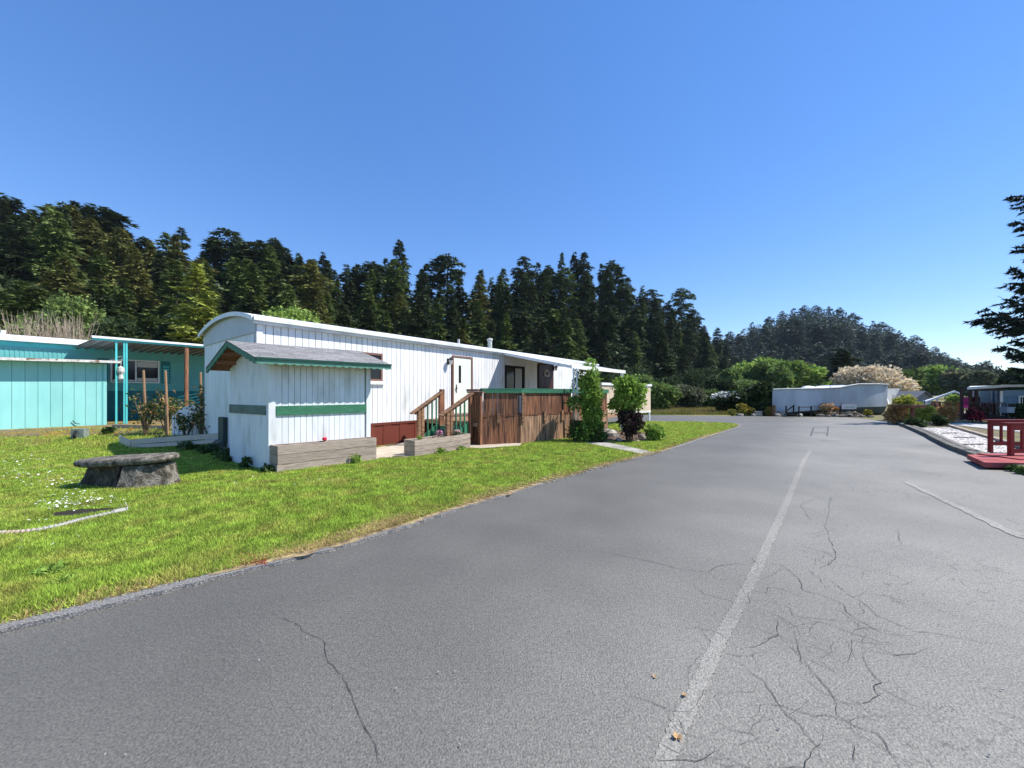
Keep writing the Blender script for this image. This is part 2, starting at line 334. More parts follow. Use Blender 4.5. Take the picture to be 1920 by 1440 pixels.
# cracks in the road, traced
def z5(l): return [(1100+x/2.25, 800+y/2.25) for x, y in l]
def z6(l): return [(x/1.745, 1100+y/1.745) for x, y in l]
cr = [z5(c) for c in [[(780,555),(830,590),(900,640),(920,690),(1000,715),(1085,750),(1120,800),(1250,870),(1330,880),(1400,890)],
 [(1000,630),(1080,690),(1150,740),(1230,800),(1380,865),(1500,880),(1600,895),(1780,915)],
 [(875,850),(885,920),(900,990),(960,1040),(1020,1110),(1050,1170),(1055,1220),(1130,1260),(1220,1300),(1280,1370),(1320,1440),(1350,1520)],
 [(20,520),(150,545),(260,570),(400,605),(510,615),(560,590),(640,575),(700,590)],[(515,620),(560,660)],
 [(1080,895),(1150,925),(1190,945),(1280,965),(1400,970),(1440,930)],
 [(1190,945),(1180,1000),(1215,1060),(1240,1080),(1215,1095),(1235,1140),(1170,1170),(1050,1165)],[(1240,1080),(1310,1090),(1350,1110)],
 [(590,970),(660,1010),(750,1080),(800,1150),(850,1220),(920,1260),(960,1330),(1010,1430)],
 [(460,1160),(530,1240),(620,1280),(700,1300),(780,1370),(840,1440)],[(420,1360),(500,1400),(600,1420),(640,1440),(700,1520)],
 [(700,770),(800,820),(810,880),(720,930),(640,940)],[(470,850),(540,930)],
 [(900,540),(960,560),(1020,580),(1050,540),(1020,470),(1010,420),(1030,300),(1010,290)],[(860,750),(870,800),(960,810),(1120,825)],
 [(380,1160),(375,1230),(420,1350)],[(1160,940),(1170,880),(1220,870)],[(760,640),(830,600)],[(920,590),(980,640),(1010,690)],[(1110,250),(1130,280)],[(1310,430),(1330,500)],[(930,280),(990,300),(900,330),(950,400)],[(1680,515),(1760,520)],[(410,540),(425,550)],[(285,295),(290,310)],[(1700,150),(1790,60)]]]
cr += [z6([(870,85),(960,120),(1010,160),(1055,190),(1075,250),(1120,290),(1150,380),(1180,450),(1220,500),(1245,590),(1260,640)])]
cv, cf = [], []
rr = random.Random(3)
def crackline(P2, w0, w1, jit):
    pts = []
    for a, b in zip(P2, P2[1:]):
        d = (b-a).length; k = max(2, int(d/.035))
        for i in range(k): pts.append(a+(b-a)*i/k)
    pts.append(P2[-1]); ox = 0; n = len(pts)
    for i, p in enumerate(pts):
        ox = ox*.75+rr.gauss(0, jit); d = (pts[min(i+1, n-1)]-pts[max(0, i-1)]).normalized(); nn = Vector((-d.y, d.x, 0))
        e = min(1, i/6, (n-1-i)/6); w_ = (rr.uniform(w0, w1))*(.15+.85*e); c = p+nn*ox
        cv.extend([(c.x-nn.x*w_, c.y-nn.y*w_,   .005), (c.x+nn.x*w_, c.y+nn.y*w_,   .005)])
        if i: k = len(cv); cf.append((k-4, k-3, k-1, k-2))
for c in cr: crackline([PG(*p) for p in c], .0006, .0024, .006)
# crazing beside the seam: short random cracks
for i in range(150):
    px, py = rr.choice(seam_px[1:]); px += rr.uniform(-30, 330)*(py-737)/500; py += rr.uniform(-50, 60)
    if py < 830: continue
    p = PG(px, py); a = rr.uniform(0, 6.28); q = [p]
    for k in range(rr.randint(2, 5)): a += rr.uniform(-1, 1); q.append(q[-1]+Vector((math.cos(a), math.sin(a), 0))*rr.uniform(.05, .16))
    crackline(q, .0006, .0018, .006)
crackm = M('crack_dark', (.045, .045, .044), .95, .2, 30)
tag(link('road_cracks', npmesh('road_cracks', cv, cf, crackm)), kind='structure')
# filled cut (patch) and manhole line far up the road
def strip(name, pts, w_, z, mat):
    P2 = [PG(*p) for p in pts]; q = []
    for a, b in zip(P2, P2[1:]):
        for i in range(6): q.append(tuple((a+(b-a)*i/6)[:2]))
    q.append(tuple(P2[-1][:2])); return ribbon(name, off(q, w_/2), off(q, -w_/2), z, mat)
tar = M('tar_seal', (.075, .075, .077), .7, .3, 5)
strip('tar_line', [(1520, 818), (1526, 801), (1553, 800), (1551, 817)], .045, .009, tar)
strip('tar_line', [(1521, 812), (1549, 811)], .05, .014, tar)
for i in range(7): strip('tar_mark', [(1540+i*5.2, 826.5), (1542.6+i*5.2, 826.7)], .09, .010, seamm if i % 2 else tar)
for a, b, c_, d_ in ((1700, 905, 1920, 1010),):
    q = [tuple(PG(a+(c_-a)*i/20, b+(d_-b)*i/20)[:2]) for i in range(21)]; ribbon('faded_tyre_mark', off(q, .05, .012), off(q, -.05, .012), .006, seamm)
# scattered pale chips, dried leaves
ch = MB()
for i in range(70):
    px, py = rr.uniform(0, 1900), 830+rr.random()**.7*600
    p = PG(px, py); r_ = rr.uniform(.0015, .004)
    if px < 1100-(py-880)*1.9: continue
    a = rr.uniform(0, 3); ch.box((p.x, p.y, .012), (r_*2.5, r_*1.4, .006), a)
tag(ch.build('road_grit', M('grit', (.38, .37, .35), .8, .2, 30)), kind='stuff')

# right side: double kerb, garden, white gravel, soil strip, driveway
rk = smooth([tuple(PG(*p)[:2]) for p in [(1669, 790.8), (1725, 813), (1766, 837), (1813, 855), (1844, 869), (1893, 878), (1920, 891)]] + [(8.2, 4.5), (6.5, 1), (4.5, -4), (2, -12)], 3)
rk = [tuple(p) for p in rk]
kerb('kerb', off(rk[:-12], 0, .006), off(rk[:-12], .17, .006), -.02, .12, M('dark_kerb', (.12, .115, .10), .9, .3, 4, bump=.4, bs=30))
kerb('kerb', off(rk[:-12], .24, .006), off(rk[:-12], .36, .006), -.02, .10, M('dark_kerb_back', (.16, .15, .13), .9, .3, 4, bump=.4, bs=30))
garden = [tuple(p) for p in off(rk, .03)] + [(60, -12), (60, 45), (24, 45), (22.2, 24)]
gardm = M('garden_soil', (.13, .10, .065), .95, .35, 2.5, col2=(.16, .17, .05), c2s=.8, bump=.5, bs=20)
sheet('garden_ground', garden, .012, gardm)
gb = [PG(*p, .03) for p in [(1716, 803), (1752, 822), (1790, 840), (1817, 852)]]
gb2 = [PG(*p, .03) for p in [(1935, 856), (1857, 825), (1781, 802)]]
gravm = M('white_gravel', (.62, .58, .54), .9, .35, 45, col2=(.30, .25, .2), c2s=25, lo=.55, hi=.68, bump=1, bs=60)
sheet('gravel_bed', [tuple(p[:2]) for p in gb+gb2], .045, gravm)
drv = M('driveway_concrete', (.40, .39, .37), .9, .12, 2)
sheet('driveway', [tuple(PG(*p)[:2]) for p in [(1766, 797), (1800, 799), (1860, 806), (1990, 818), (1990, 806), (1855, 797), (1800, 793.5)]], .03, drv)
sheet('driveway', [tuple(PG(*p)[:2]) for p in [(1778, 791), (1812, 783), (1816, 773), (1800, 769), (1770, 770), (1776, 780)]], .03, drv)
v0, f0 = [], []
rs = random.Random(11)
gsx = [p.x for p in gb+gb2]; gsy = [p.y for p in gb+gb2]; gpoly = [(p.x, p.y) for p in gb+gb2]
def inpoly(X, Y, P_):
    X = np.asarray(X); Y = np.asarray(Y); c = np.zeros(X.shape, bool); n = len(P_)
    for i in range(n):
        x1, y1 = P_[i]; x2, y2 = P_[(i+1) % n]
        if y1 == y2: continue
        c ^= ((y1 > Y) != (y2 > Y)) & (X < (x2-x1)*(Y-y1)/(y2-y1)+x1)
    return c
n_ = 9000; gx_ = RNG.uniform(min(gsx), max(gsx), n_); gy_ = RNG.uniform(min(gsy), max(gsy), n_); k_ = inpoly(gx_, gy_, gpoly); gx_, gy_ = gx_[k_], gy_[k_]
def scatter_tets(X, Y, Z, r, flat=.6):
    n = len(X); b = RNG.normal(0, 1, (n, 4, 3)); b /= np.linalg.norm(b, axis=2)[:, :, None]; b[:, :, 2] = np.abs(b[:, :, 2])*flat
    V = np.stack([X, Y, Z], 1)[:, None, :]+b*r[:, None, None]; base = np.arange(n)[:, None]*4
    Fc = np.concatenate([base+np.array(q) for q in ((0, 1, 2), (0, 2, 3), (0, 3, 1), (1, 3, 2))], 0); return V.reshape(-1, 3), Fc
V, Fc = scatter_tets(gx_, gy_, np.full(len(gx_), .045), RNG.uniform(.02, .05, len(gx_)))
tag(link('white_stones', npmesh('white_stones', V, Fc, M('white_stone', (.68, .64, .60), .85, .1, 8, irand=.3))), kind='stuff')

# ---------------- grass ----------------
shedfr = Fr((-4.89, 7.52), (.722, .692), (-.841, .541))
T = Fr((-5.93, 8.70), (math.sin(math.radians(38)), math.cos(math.radians(38))), (-math.cos(math.radians(38)), math.sin(math.radians(38))))
def infr(fr, X, Y, a0, a1, b0, b1):
    det = fr.t.x*fr.g.y-fr.t.y*fr.g.x; dx, dy = X-fr.O.x, Y-fr.O.y
    a = (dx*fr.g.y-dy*fr.g.x)/det; b = (fr.t.x*dy-fr.t.y*dx)/det; return (a > a0) & (a < a1) & (b > b0) & (b < b1)
path_poly = [tuple(PG(*p)[:2]) for p in [(1088, 829), (1110, 835), (1165, 847), (1214, 856), (1228, 851), (1180, 840), (1128, 829), (1105, 824)]]
slab_poly = [tuple(PG(*p)[:2]) for p in [(704, 866), (712, 862), (760, 861), (880, 843), (905, 843.5), (975, 838.5), (978, 834), (900, 833), (880, 826), (760, 832), (690, 846)]]
mulch_poly = [tuple(PG(*p)[:2]) for p in [(1100, 826), (1120, 827), (1165, 831), (1215, 829), (1222, 822), (1215, 814), (1180, 810), (1130, 808), (1100, 815)]]
shade_poly = [tuple(PG(*p)[:2]) for p in [(95, 966), (97, 974), (120, 975.5), (170, 968), (222, 961), (212, 957), (150, 959)]]
def blades(n, X, Y, h, wd, lean=.5, z=None):
    ang = RNG.uniform(0, 2*np.pi, n); a2 = RNG.uniform(0, 2*np.pi, n); ln = RNG.uniform(0, lean, n)*h
    dx, dy = np.cos(ang)*wd/2, np.sin(ang)*wd/2; Z = gz(X, Y) if z is None else z
    V = np.empty((n, 3, 3)); V[:, 0] = np.c_[X-dx, Y-dy, Z]; V[:, 1] = np.c_[X+dx, Y+dy, Z]; V[:, 2] = np.c_[X+np.cos(a2)*ln, Y+np.sin(a2)*ln, Z+h]
    return V.reshape(-1, 3), np.arange(n*3).reshape(-1, 3)
n_ = 3600000; u = RNG.uniform(-1.42, .62, n_); q = RNG.uniform(0, 1, n_); Yg = 2.3*(21/2.3)**(q**.95); Xg = u*Yg
keep = inpoly(Xg, Yg, lawn_poly) & ~inpoly(Xg, Yg, path_poly) & ~inpoly(Xg, Yg, slab_poly) & ~inpoly(Xg, Yg, mulch_poly) & ~inpoly(Xg, Yg, shade_poly)
keep &= ~infr(shedfr, Xg, Yg, 0, 2.05, -.3, 1.8) & ~infr(T, Xg, Yg, -.05, 18, -.5, 4.4) & ~infr(T, Xg, Yg, 4.9, 18, -2.4, .1) & ~((Xg < -8) & (Yg > 12.2)) & ~((Xg > -9) & (Xg < -4) & (Yg > 13))
Xg, Yg = Xg[keep], Yg[keep]; m_ = min(820000, len(Xg)); Xg, Yg = Xg[:m_], Yg[:m_]
Ec = np.array(E)[::3]; dist = np.full(m_, 9.0)
for q_ in range(len(Ec)-1):
    p0, p1 = Ec[q_], Ec[q_+1]; dd_ = p1-p0; tt_ = np.clip(((Xg-p0[0])*dd_[0]+(Yg-p0[1])*dd_[1])/(dd_@dd_), 0, 1); dist = np.minimum(dist, np.hypot(Xg-p0[0]-tt_*dd_[0], Yg-p0[1]-tt_*dd_[1]))
thin = .12+.13*(np.sin(Xg*3.1+Yg*1.7)+np.sin(Xg*7.3-Yg*4.1)*.6+1)*np.clip(1.3-Yg/14, .2, 1); kp = (dist > thin+RNG.uniform(-.12, .18, m_)) | (RNG.uniform(0, 1, m_) < .12)
Xg, Yg = Xg[kp], Yg[kp]; m_ = len(Xg)
patch = np.sin(Xg*2.1+np.sin(Yg*1.7)*1.5)*np.sin(Yg*1.9+np.cos(Xg*1.3)*2)
hg = RNG.uniform(.012, .052, m_)*(1+.4*patch); wg = .0045+.0011*Yg
V, Fc = blades(m_, Xg, Yg, hg, wg, .9)
grassm = M('grass', (.36, .48, .075), .6, .32, 5, irand=.75, col2=(.46, .46, .11), c2s=2.2, lo=.46, hi=.70, trans=.45, spec=.2)
print('blades', m_)
tag(link('grass', npmesh('grass', V, Fc, grassm)), kind='stuff')
# dry blades creeping over the kerb
Ea = np.array(Ed); sel = RNG.integers(0, len(Ea)-1, 80000); w_ = np.clip(1.2-np.linalg.norm(Ea[sel], axis=1)/14, .1, 1); sel = sel[RNG.uniform(0, 1, len(sel)) < w_]
Ta = np.gradient(Ea, axis=0); Ta /= np.linalg.norm(Ta, axis=1)[:, None]; o_ = np.abs(RNG.normal(0, .17, len(sel)))+.10-.10*(np.sin(sel*.043)+np.sin(sel*.11) > .55)
Xd = Ea[sel, 0]-Ta[sel, 1]*o_+RNG.normal(0, .02, len(sel)); Yd = Ea[sel, 1]+Ta[sel, 0]*o_
V, Fc = blades(len(sel), Xd, Yd, RNG.uniform(.01, .04, len(sel)), .006+.001*np.abs(Yd), 2.2, np.full(len(sel), .03))
tag(link('dry_grass', npmesh('dry_grass', V, Fc, M('dry_grass', (.42, .32, .13), .8, .2, 4, irand=.4, trans=.2))), kind='stuff')
def tufts(name, px0, px1, py0, py1, n, mat, h0, h1, wd, z=.03):
    px = RNG.uniform(px0, px1, n); py = RNG.uniform(py0, py1, n); Yt = F*EYE/(py-HY); Xt = (px-960)/F*Yt
    V, Fc = blades(n, Xt, Yt, RNG.uniform(h0, h1, n), wd, 1.2, gz(Xt, Yt)); return tag(link(name, npmesh(name, V, Fc, mat)), kind='stuff')
tufts('red_weeds', 428, 500, 1046, 1066, 900, M('red_weed', (.32, .06, .035), .7, .2, 6, irand=.4), .01, .035, .008)
# daisies
cl = [(75, 880, 40, 12), (120, 905, 35, 12), (40, 950, 40, 20), (170, 935, 40, 8), (115, 945, 25, 6), (600, 905, 30, 5), (455, 905, 20, 8), (60, 1010, 50, 25), (230, 860, 30, 6), (30, 870, 30, 15)]
X, Y = [], []
for cx, cy, sx, sy in cl:
    for i in range(75 if cy < 950 and cx < 200 else 12):
        px, py = rr.gauss(cx, sx), rr.gauss(cy, sy)
        if py > 845 and py < 1060: p = PG(px, py, .06); X.append(p.x); Y.append(p.y)
X = np.array(X); Y = np.array(Y); n = len(X); ang = np.linspace(0, 2*np.pi, 7)[:6]; r_ = RNG.uniform(.008, .016, n); tl = RNG.normal(0, .3, (n, 2)); zz = gz(X, Y)+RNG.uniform(.02, .045, n)
V = np.stack([X[:, None]+np.cos(ang)*r_[:, None], Y[:, None]+np.sin(ang)*r_[:, None], zz[:, None]+np.cos(ang)*r_[:, None]*tl[:, :1]+np.sin(ang)*r_[:, None]*tl[:, 1:]], 2).reshape(-1, 3)
tag(link('daisies', npmesh('daisies', V, np.arange(n*6).reshape(-1, 6), whitef)), kind='stuff')
sheet('concrete_path', path_poly, .040, conc); sheet('concrete_slab', slab_poly, .050, M('tan_concrete', (.42, .36, .28), .9, .15, 3))
sheet('mulch_bed', mulch_poly, .045, soil); sheet('shade_patch', shade_poly, .032, M('painted_shade', (.025, .02, .014), .95, .3, 20))  # dark flat sheet beside the hose paints the shade of a hollow
# soil spilled over the kerb in places
Ea_ = np.array(Ed); yy_ = np.linalg.norm(Ea_, axis=1)
for i0, i1 in ((4.0, 6.6), (9.2, 12.0), (14.5, 17.5)):
    k = np.where((yy_ > i0) & (yy_ < i1) & (Ea_[:, 0] > -2.6))[0]
    if len(k) > 4: A1 = Ea_[k]; n1 = len(k); en = np.minimum(1, np.minimum(np.arange(n1), n1-1-np.arange(n1))/5); N1 = np.c_[-TT[k, 1], TT[k, 0]]; ribbon('spilled_soil', A1+N1*((.05-en*(.03+RNG.normal(0, .018, n1)))[:, None]), A1+N1*((.06+en*(.30+.08*np.sin(np.arange(n1)*.9)+RNG.normal(0, .03, n1)))[:, None]), .037, bpy.data.materials['verge_soil'])
# leaf litter on the bank, and its weeds
px = RNG.uniform(-40, 420, 9000); py = RNG.uniform(803, 836, 9000); z_ = .2; Yt = F*(EYE-z_)/(py-HY); Xt = (px-960)/F*Yt; k = Xt < -8.2; Xt, Yt = Xt[k], Yt[k]
V, Fc = scatter_tets(Xt, Yt, gz(Xt, Yt)+.005, RNG.uniform(.01, .03, len(Xt)), .5)
tag(link('leaf_litter', npmesh('leaf_litter', V, Fc, M('litter', (.27, .17, .08), .9, .3, 5, irand=.5, col2=(.30, .22, .03), c2s=1.5))), kind='stuff')
n_ = 16000; px = RNG.uniform(-60, 425, n_); py = 806+28*RNG.uniform(0, 1, n_)**.6; Yt = F*1.45/(py-HY); Xt = (px-960)/F*Yt; k = (Xt < -7.9) & (RNG.uniform(0, 1, n_) < np.clip((px-60)/260, .06, 1)); Xt, Yt = Xt[k], Yt[k]
V, Fc = blades(len(Xt), Xt, Yt, RNG.uniform(.03, .13, len(Xt)), .016, .9)
tag(link('bank_weeds', npmesh('bank_weeds', V, Fc, grassm)), kind='stuff')
# rough grass in the field beyond the side road
n_ = 30000; px = RNG.uniform(1120, 1470, n_); py = 762+15.5*RNG.uniform(0, 1, n_); Yt = F*EYE/(py-HY); Xt = (px-960)/F*Yt; k = Yt > 28.3; Xt, Yt = Xt[k], Yt[k]
V, Fc = blades(len(Xt), Xt, Yt, RNG.uniform(.1, .3, len(Xt)), .06, .8, np.full(len(Xt), -.05))
tag(link('field_grass', npmesh('field_grass', V, Fc, M('field_grass', (.20, .20, .05), .7, .2, .5, irand=.4, trans=.3, col2=(.27, .19, .07), c2s=.4))), kind='stuff')

# ---------------- hills ----------------
SKY = np.array([(-900,300),(-300,330),(0,364),(7,362),(27,370),(91,381),(120,380),(140,378),(162,391),(187,387),(217,407),(240,432),(271,445),(310,435),(340,426),(362,462),(380,474),(400,444),(425,430),(450,470),(472,457),(486,452),(515,447),(545,470),(561,475),(606,473),(625,500),(650,495),(697,491),(723,485),(749,449),(775,495),(801,495),(820,505),(839,477),(861,512),(880,535),(901,505),(925,520),(944,504),(965,535),(983,482),(1009,493),(1028,497),(1053,473),(1077,473),(1095,474),(1112,500),(1127,495),(1147,488),(1162,502),(1176,521),(1205,534),(1222,543),(1251,568),(1278,540),(1303,581),(1332,622),(1345,614),(1362,640),(1420,700)], float)
SKB = np.array([(1300,650),(1340,632),(1369,621),(1410,604),(1442,593),(1466,583),(1487,578),(1508,572),(1529,572),(1554,574),(1574,576),(1599,586),(1616,604),(1637,601),(1653,603),(1669,612),(1686,619),(1714,628),(1731,640),(1752,649),(1770,660),(1794,670),(1812,679),(1836,679),(1857,687),(1872,712),(1900,728),(2100,733)], float)
def itp(t, x): return np.interp(x, t[:, 0], t[:, 1])
def tab(x, *p): return np.interp(x, [a for a, b in p], [b for a, b in p])
def A_foot(px): return tab(px, (-900, 40), (0, 46), (400, 55), (800, 70), (1200, 100), (1420, 130))
def A_crest(px): return tab(px, (-900, 80), (0, 84), (400, 98), (800, 125), (1100, 155), (1300, 190), (1420, 205))
def A_ht(px): return tab(px, (-900, 20), (0, 20), (400, 22), (800, 27), (1000, 32), (1200, 30), (1300, 26), (1420, 14))
def smin(px): return (itp(SKY, px-25)+itp(SKY, px)+itp(SKY, px+25))/3+6
def A_zc(px): return np.maximum(1.0, EYE+(HY-smin(px))*A_crest(px)/F-A_ht(px))
def sst(x): x = np.clip(x, 0, 1); return x*x*(3-2*x)
def A_z(px, Y): c, f = A_crest(px), A_foot(px); return A_zc(px)*np.where(Y <= c, sst((Y-f)/(c-f)), np.maximum(0, 1-(Y-c)/220))-.05
def B_crest(px): return tab(px, (1200, 400), (1870, 430), (2100, 430))
def B_zc(px): return np.maximum(.5, EYE+(HY-itp(SKB, px)-5)*B_crest(px)/F-23)
def B_z(px, Y): c = B_crest(px); return B_zc(px)*np.where(Y <= c, sst((Y-235)/(c-235)), np.maximum(0, 1-(Y-c)/500))-.05
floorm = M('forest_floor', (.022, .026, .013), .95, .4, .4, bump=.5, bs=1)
def hill(name, fz, pxs, Ys):
    PX, YY = np.meshgrid(pxs, Ys); Z = fz(PX, YY); Z = np.where(Z > .3, Z+RNG.normal(0, .35, Z.shape), Z); X_ = (PX-960)/F*YY
    n = len(pxs); idx = [(j*n+i, j*n+i+1, (j+1)*n+i+1, (j+1)*n+i) for j in range(len(Ys)-1) for i in range(n-1)]
    tag(link(name, npmesh(name, np.c_[X_.ravel(), YY.ravel(), Z.ravel()], idx, floorm)), kind='structure')
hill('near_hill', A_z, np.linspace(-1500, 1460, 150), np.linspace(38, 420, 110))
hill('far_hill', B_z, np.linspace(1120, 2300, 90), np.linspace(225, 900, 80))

# ---------------- trees ----------------
def tris(C, A, B, L_, W_):                   # one leaf triangle at C, pointing along A, wide along B
    n = len(C); V = np.empty((n, 3, 3)); V[:, 0] = C-B*W_[:, None]/2; V[:, 1] = C+B*W_[:, None]/2; V[:, 2] = C+A*L_[:, None]
    return V.reshape(-1, 3), np.arange(3*n).reshape(-1, 3)
def norm(v): return v/np.maximum(1e-9, np.linalg.norm(v, axis=1))[:, None]
def conifer_mesh(name, mat, H, R, prof, nb, per, droop, leafs, seed, base=.06, up=.0, jit=.25, flat=.35):
    g = np.random.default_rng(seed); hs = base+(1-base)*g.uniform(0, 1, nb)**.9; az = g.uniform(0, 2*np.pi, nb)
    L_ = R*prof(hs)*g.uniform(1-jit, 1+jit*.6, nb)+.12
    gap = .82+.3*np.sin(hs*23+seed)*np.cos(az*2+seed*1.7+hs*9); L_ *= gap
    m = np.maximum(5, (per*(.25+L_/R))).astype(int); I = np.repeat(np.arange(nb), m); n = len(I)
    tt = g.uniform(0, 1, n)**.6; D = np.c_[np.cos(az), np.sin(az), np.zeros(nb)][I]; S = np.c_[-D[:, 1], D[:, 0], np.zeros(n)]
    lat = g.normal(0, 1, n)*.20*L_[I]*(1.05-tt)+g.normal(0, .08, n)
    C = D*(tt*L_[I])[:, None]+S*lat[:, None]; C[:, 2] = hs[I]*H+up*tt*L_[I]-droop*(tt**2)*L_[I]+g.normal(0, .10, n)*L_[I]*.5
    A = norm(D*g.uniform(.3, 1, n)[:, None]+S*(np.sign(lat)*g.uniform(.1, .9, n))[:, None]+np.c_[np.zeros(n), np.zeros(n), g.uniform(-.7, .25, n)+up])
    B = norm(np.cross(A, g.normal(0, 1, (n, 3))*np.array([flat, flat, 1.0]))); sz = leafs*g.uniform(.5, 1.4, n)*(.55+.45*np.minimum(1, L_[I]/R*1.5))
    V, Fc = tris(C, A, B, sz*1.5, sz*.62)
    return npmesh(name, V, Fc, mat)
def trunk_mesh(name, H, r, mat=None, dead=0):
    b = MB().tube([(0, 0, -1.5), (.02*H*.1, 0, H*.4), (0, .01*H, H*.8), (0, 0, H*.985)], [r, r*.7, r*.3, r*.05], 7)
    me = bpy.data.meshes.new(name); me.from_pydata(b.v, [], b.f); me.materials.append(mat or bark); me.update(); return me
cone = lambda h: np.maximum(0, 1-h)**.75
slim = lambda h: np.maximum(0, 1-h)**.5*(.65+.35*np.sin(h*31))
dome = lambda h: np.sqrt(np.maximum(0, 1-h**2.2))*(.8+.2*np.sin(h*17))
tuft = lambda h: np.where(h > .72, 1.0*np.sqrt(np.maximum(0, 1-((h-.80)/.2)**2)), .45+.25*np.sin(h*40))
KIND = {}
for key, mats_, R, prof, nb, per, dr, ls in (('fir', (con_dark, con_mid, con_olive, con_bright), 5.2, cone, 300, 34, .30, .62), ('slim', (con_dark, con_mid, con_olive), 3.1, slim, 250, 30, .28, .58), ('dome', (con_dark, con_mid, con_olive), 4.6, dome, 300, 32, .30, .62), ('tuft', (con_dark, con_mid), 3.6, tuft, 210, 30, .18, .6)):
    for j, m in enumerate(mats_):
        for sdv in range(2 if m in (con_dark, con_mid) else 1):
            KIND.setdefault(key, []).append((m, conifer_mesh('crown', m, 25, R, prof, nb, per, dr, ls, 100*sdv+j*7+len(key)*3+sdv)))
for j, (key, R, prof) in enumerate((('ffir', 5.6, cone), ('fdome', 5.2, dome), ('fslim', 4.2, slim), ('fdome2', 6, dome))):
    KIND[key] = [(con_far, conifer_mesh('crown', con_far, 25, R, prof, 190, 14, .3, 1.0, 40+j))]
TR = trunk_mesh('trunk', 25, .45); TRP = trunk_mesh('trunk', 25, .42, barkp)
NC = [0]
def tree(key, pick, X, Y, z, h, wscale, label, group, cat='tree', name='conifer_tree', tr=None):
    L_ = KIND[key]; m, me = L_[pick % len(L_)]
    root = empty(name, (X, Y, z), label, cat, group); s_ = h/25
    c = link('crown', me, root); c.scale = (s_*wscale, s_*wscale, s_); c.rotation_euler = (0, 0, random.uniform(0, 6.28))
    t = link('trunk', tr or TR, root); t.scale = (s_, s_, s_); NC[0] += 1; return root
def lab(m):
    return {'conifer_dark': 'dark green', 'conifer_mid': 'mid green', 'conifer_olive': 'olive green', 'conifer_bright': 'yellow-green', 'conifer_far': 'hazy green'}[m]
ZN = [(60, 'over the far left turquoise roof'), (200, 'over the turquoise shed'), (385, 'over the turquoise awning'), (520, 'over the curved roof end'), (680, 'over the small white shed'), (840, 'left of the cream door'), (940, 'over the two flues'), (1060, 'over the porch awning'), (1170, 'over the vine column'), (1280, 'over the field bushes'), (9999, 'at the right end of the ridge')]
def zone(px): return [t for x, t in ZN if px < x][0]
SHP = {'fir': 'broad-skirted', 'slim': 'slender', 'dome': 'round-topped', 'tuft': 'tuft-topped', 'ffir': 'pointed', 'fdome': 'round-topped', 'fslim': 'slender', 'fdome2': 'broad'}
HT = ['foot of the slope', 'lower slope', 'middle slope', 'upper slope', 'just under the skyline']
def zoneB(px): return [t for x, t in ((1420, 'far left flank'), (1480, 'left flank'), (1545, 'left part of the summit'), (1610, 'right part of the summit'), (1680, 'upper right flank'), (1760, 'lower right flank'), (9999, 'right tail')) if px < x][0]
# skyline trees: column, top, kind, material pick, width
SKT = [(7,362,'slim',0),(27,370,'fir',1),(60,392,'fir',2),(91,381,'slim',2),(120,380,'dome',3),(140,378,'slim',1),(162,391,'dome',2),(187,387,'tuft',0),(217,407,'fir',0),(240,432,'fir',1),(271,445,'dome',0),(310,435,'fir',2),(340,426,'slim',0),(380,474,'slim',1),(400,444,'fir',0),(425,430,'tuft',1),(455,470,'dome',0),(472,457,'tuft',0),(486,452,'tuft',1),(515,447,'dome',0),(535,465,'dome',1),(561,475,'slim',2),(585,487,'fir',2),(606,473,'slim',0),(650,495,'slim',3),(671,496,'fir',2),(697,491,'tuft',0),(723,485,'slim',1),(749,449,'fir',1),(801,495,'dome',1),(839,477,'tuft',0),(861,512,'slim',0),(901,505,'slim',2),(922,518,'slim',3),(944,504,'fir',2),(983,482,'tuft',1),(1009,493,'slim',1),(1028,497,'dome',0),(1053,473,'slim',2),(1077,473,'slim',0),(1095,474,'dome',1),(1127,495,'slim',1),(1147,488,'tuft',0),(1162,502,'slim',0),(1176,521,'dome',1),(1205,534,'slim',3),(1222,543,'tuft',1),(1251,568,'dome',0),(1278,540,'tuft',2),(1303,581,'dome',1),(1320,610,'fir',0),(1345,614,'fir',1),(1362,645,'fir',0)]
UNIQ = {(749,449): 'tall open-crowned conifer standing above all others over the white roof', (425,430): 'conifer with a thin pointed top above the curved end of the white roof', (340,426): 'narrow dark conifer rising alone beside the gap in the trees above the turquoise awning', (1278,540): 'lone tufted dark conifer standing clear of the ridge at its right end', (983,482): 'ragged narrow conifer, first tall one left of the highest ridge cluster', (839,477): 'narrow spired dark conifer right of the tall open-crowned one', (1053,473): 'tallest thin-needled conifer at the left of the highest cluster', (1095,474): 'broad dark conifer at the right side of the highest cluster', (1345,614): 'pointed conifer at the foot of the ridge where the far hill begins', (187,387): 'dark flat-topped conifer at the brow of the left hillside'}
for px, py, key, pk in SKT:
    Yt = float(A_crest(px))*random.uniform(.93, 1.02); z = float(A_z(np.array(px), np.array(Yt))); top = EYE+(HY-py)*Yt/F; h = max(8, top-z)
    m = KIND[key][pk % len(KIND[key])][0]
    u_ = UNIQ.get((px, py))
    tree(key, pk, (px-960)/F*Yt, Yt, z, h, random.uniform(1.15, 1.6)*min(1.25, 24/h+.15), u_ or '%s %s conifer on the skyline %s' % (lab(m.name), SHP[key], zone(px)), None if u_ else 'conifers along the near skyline')
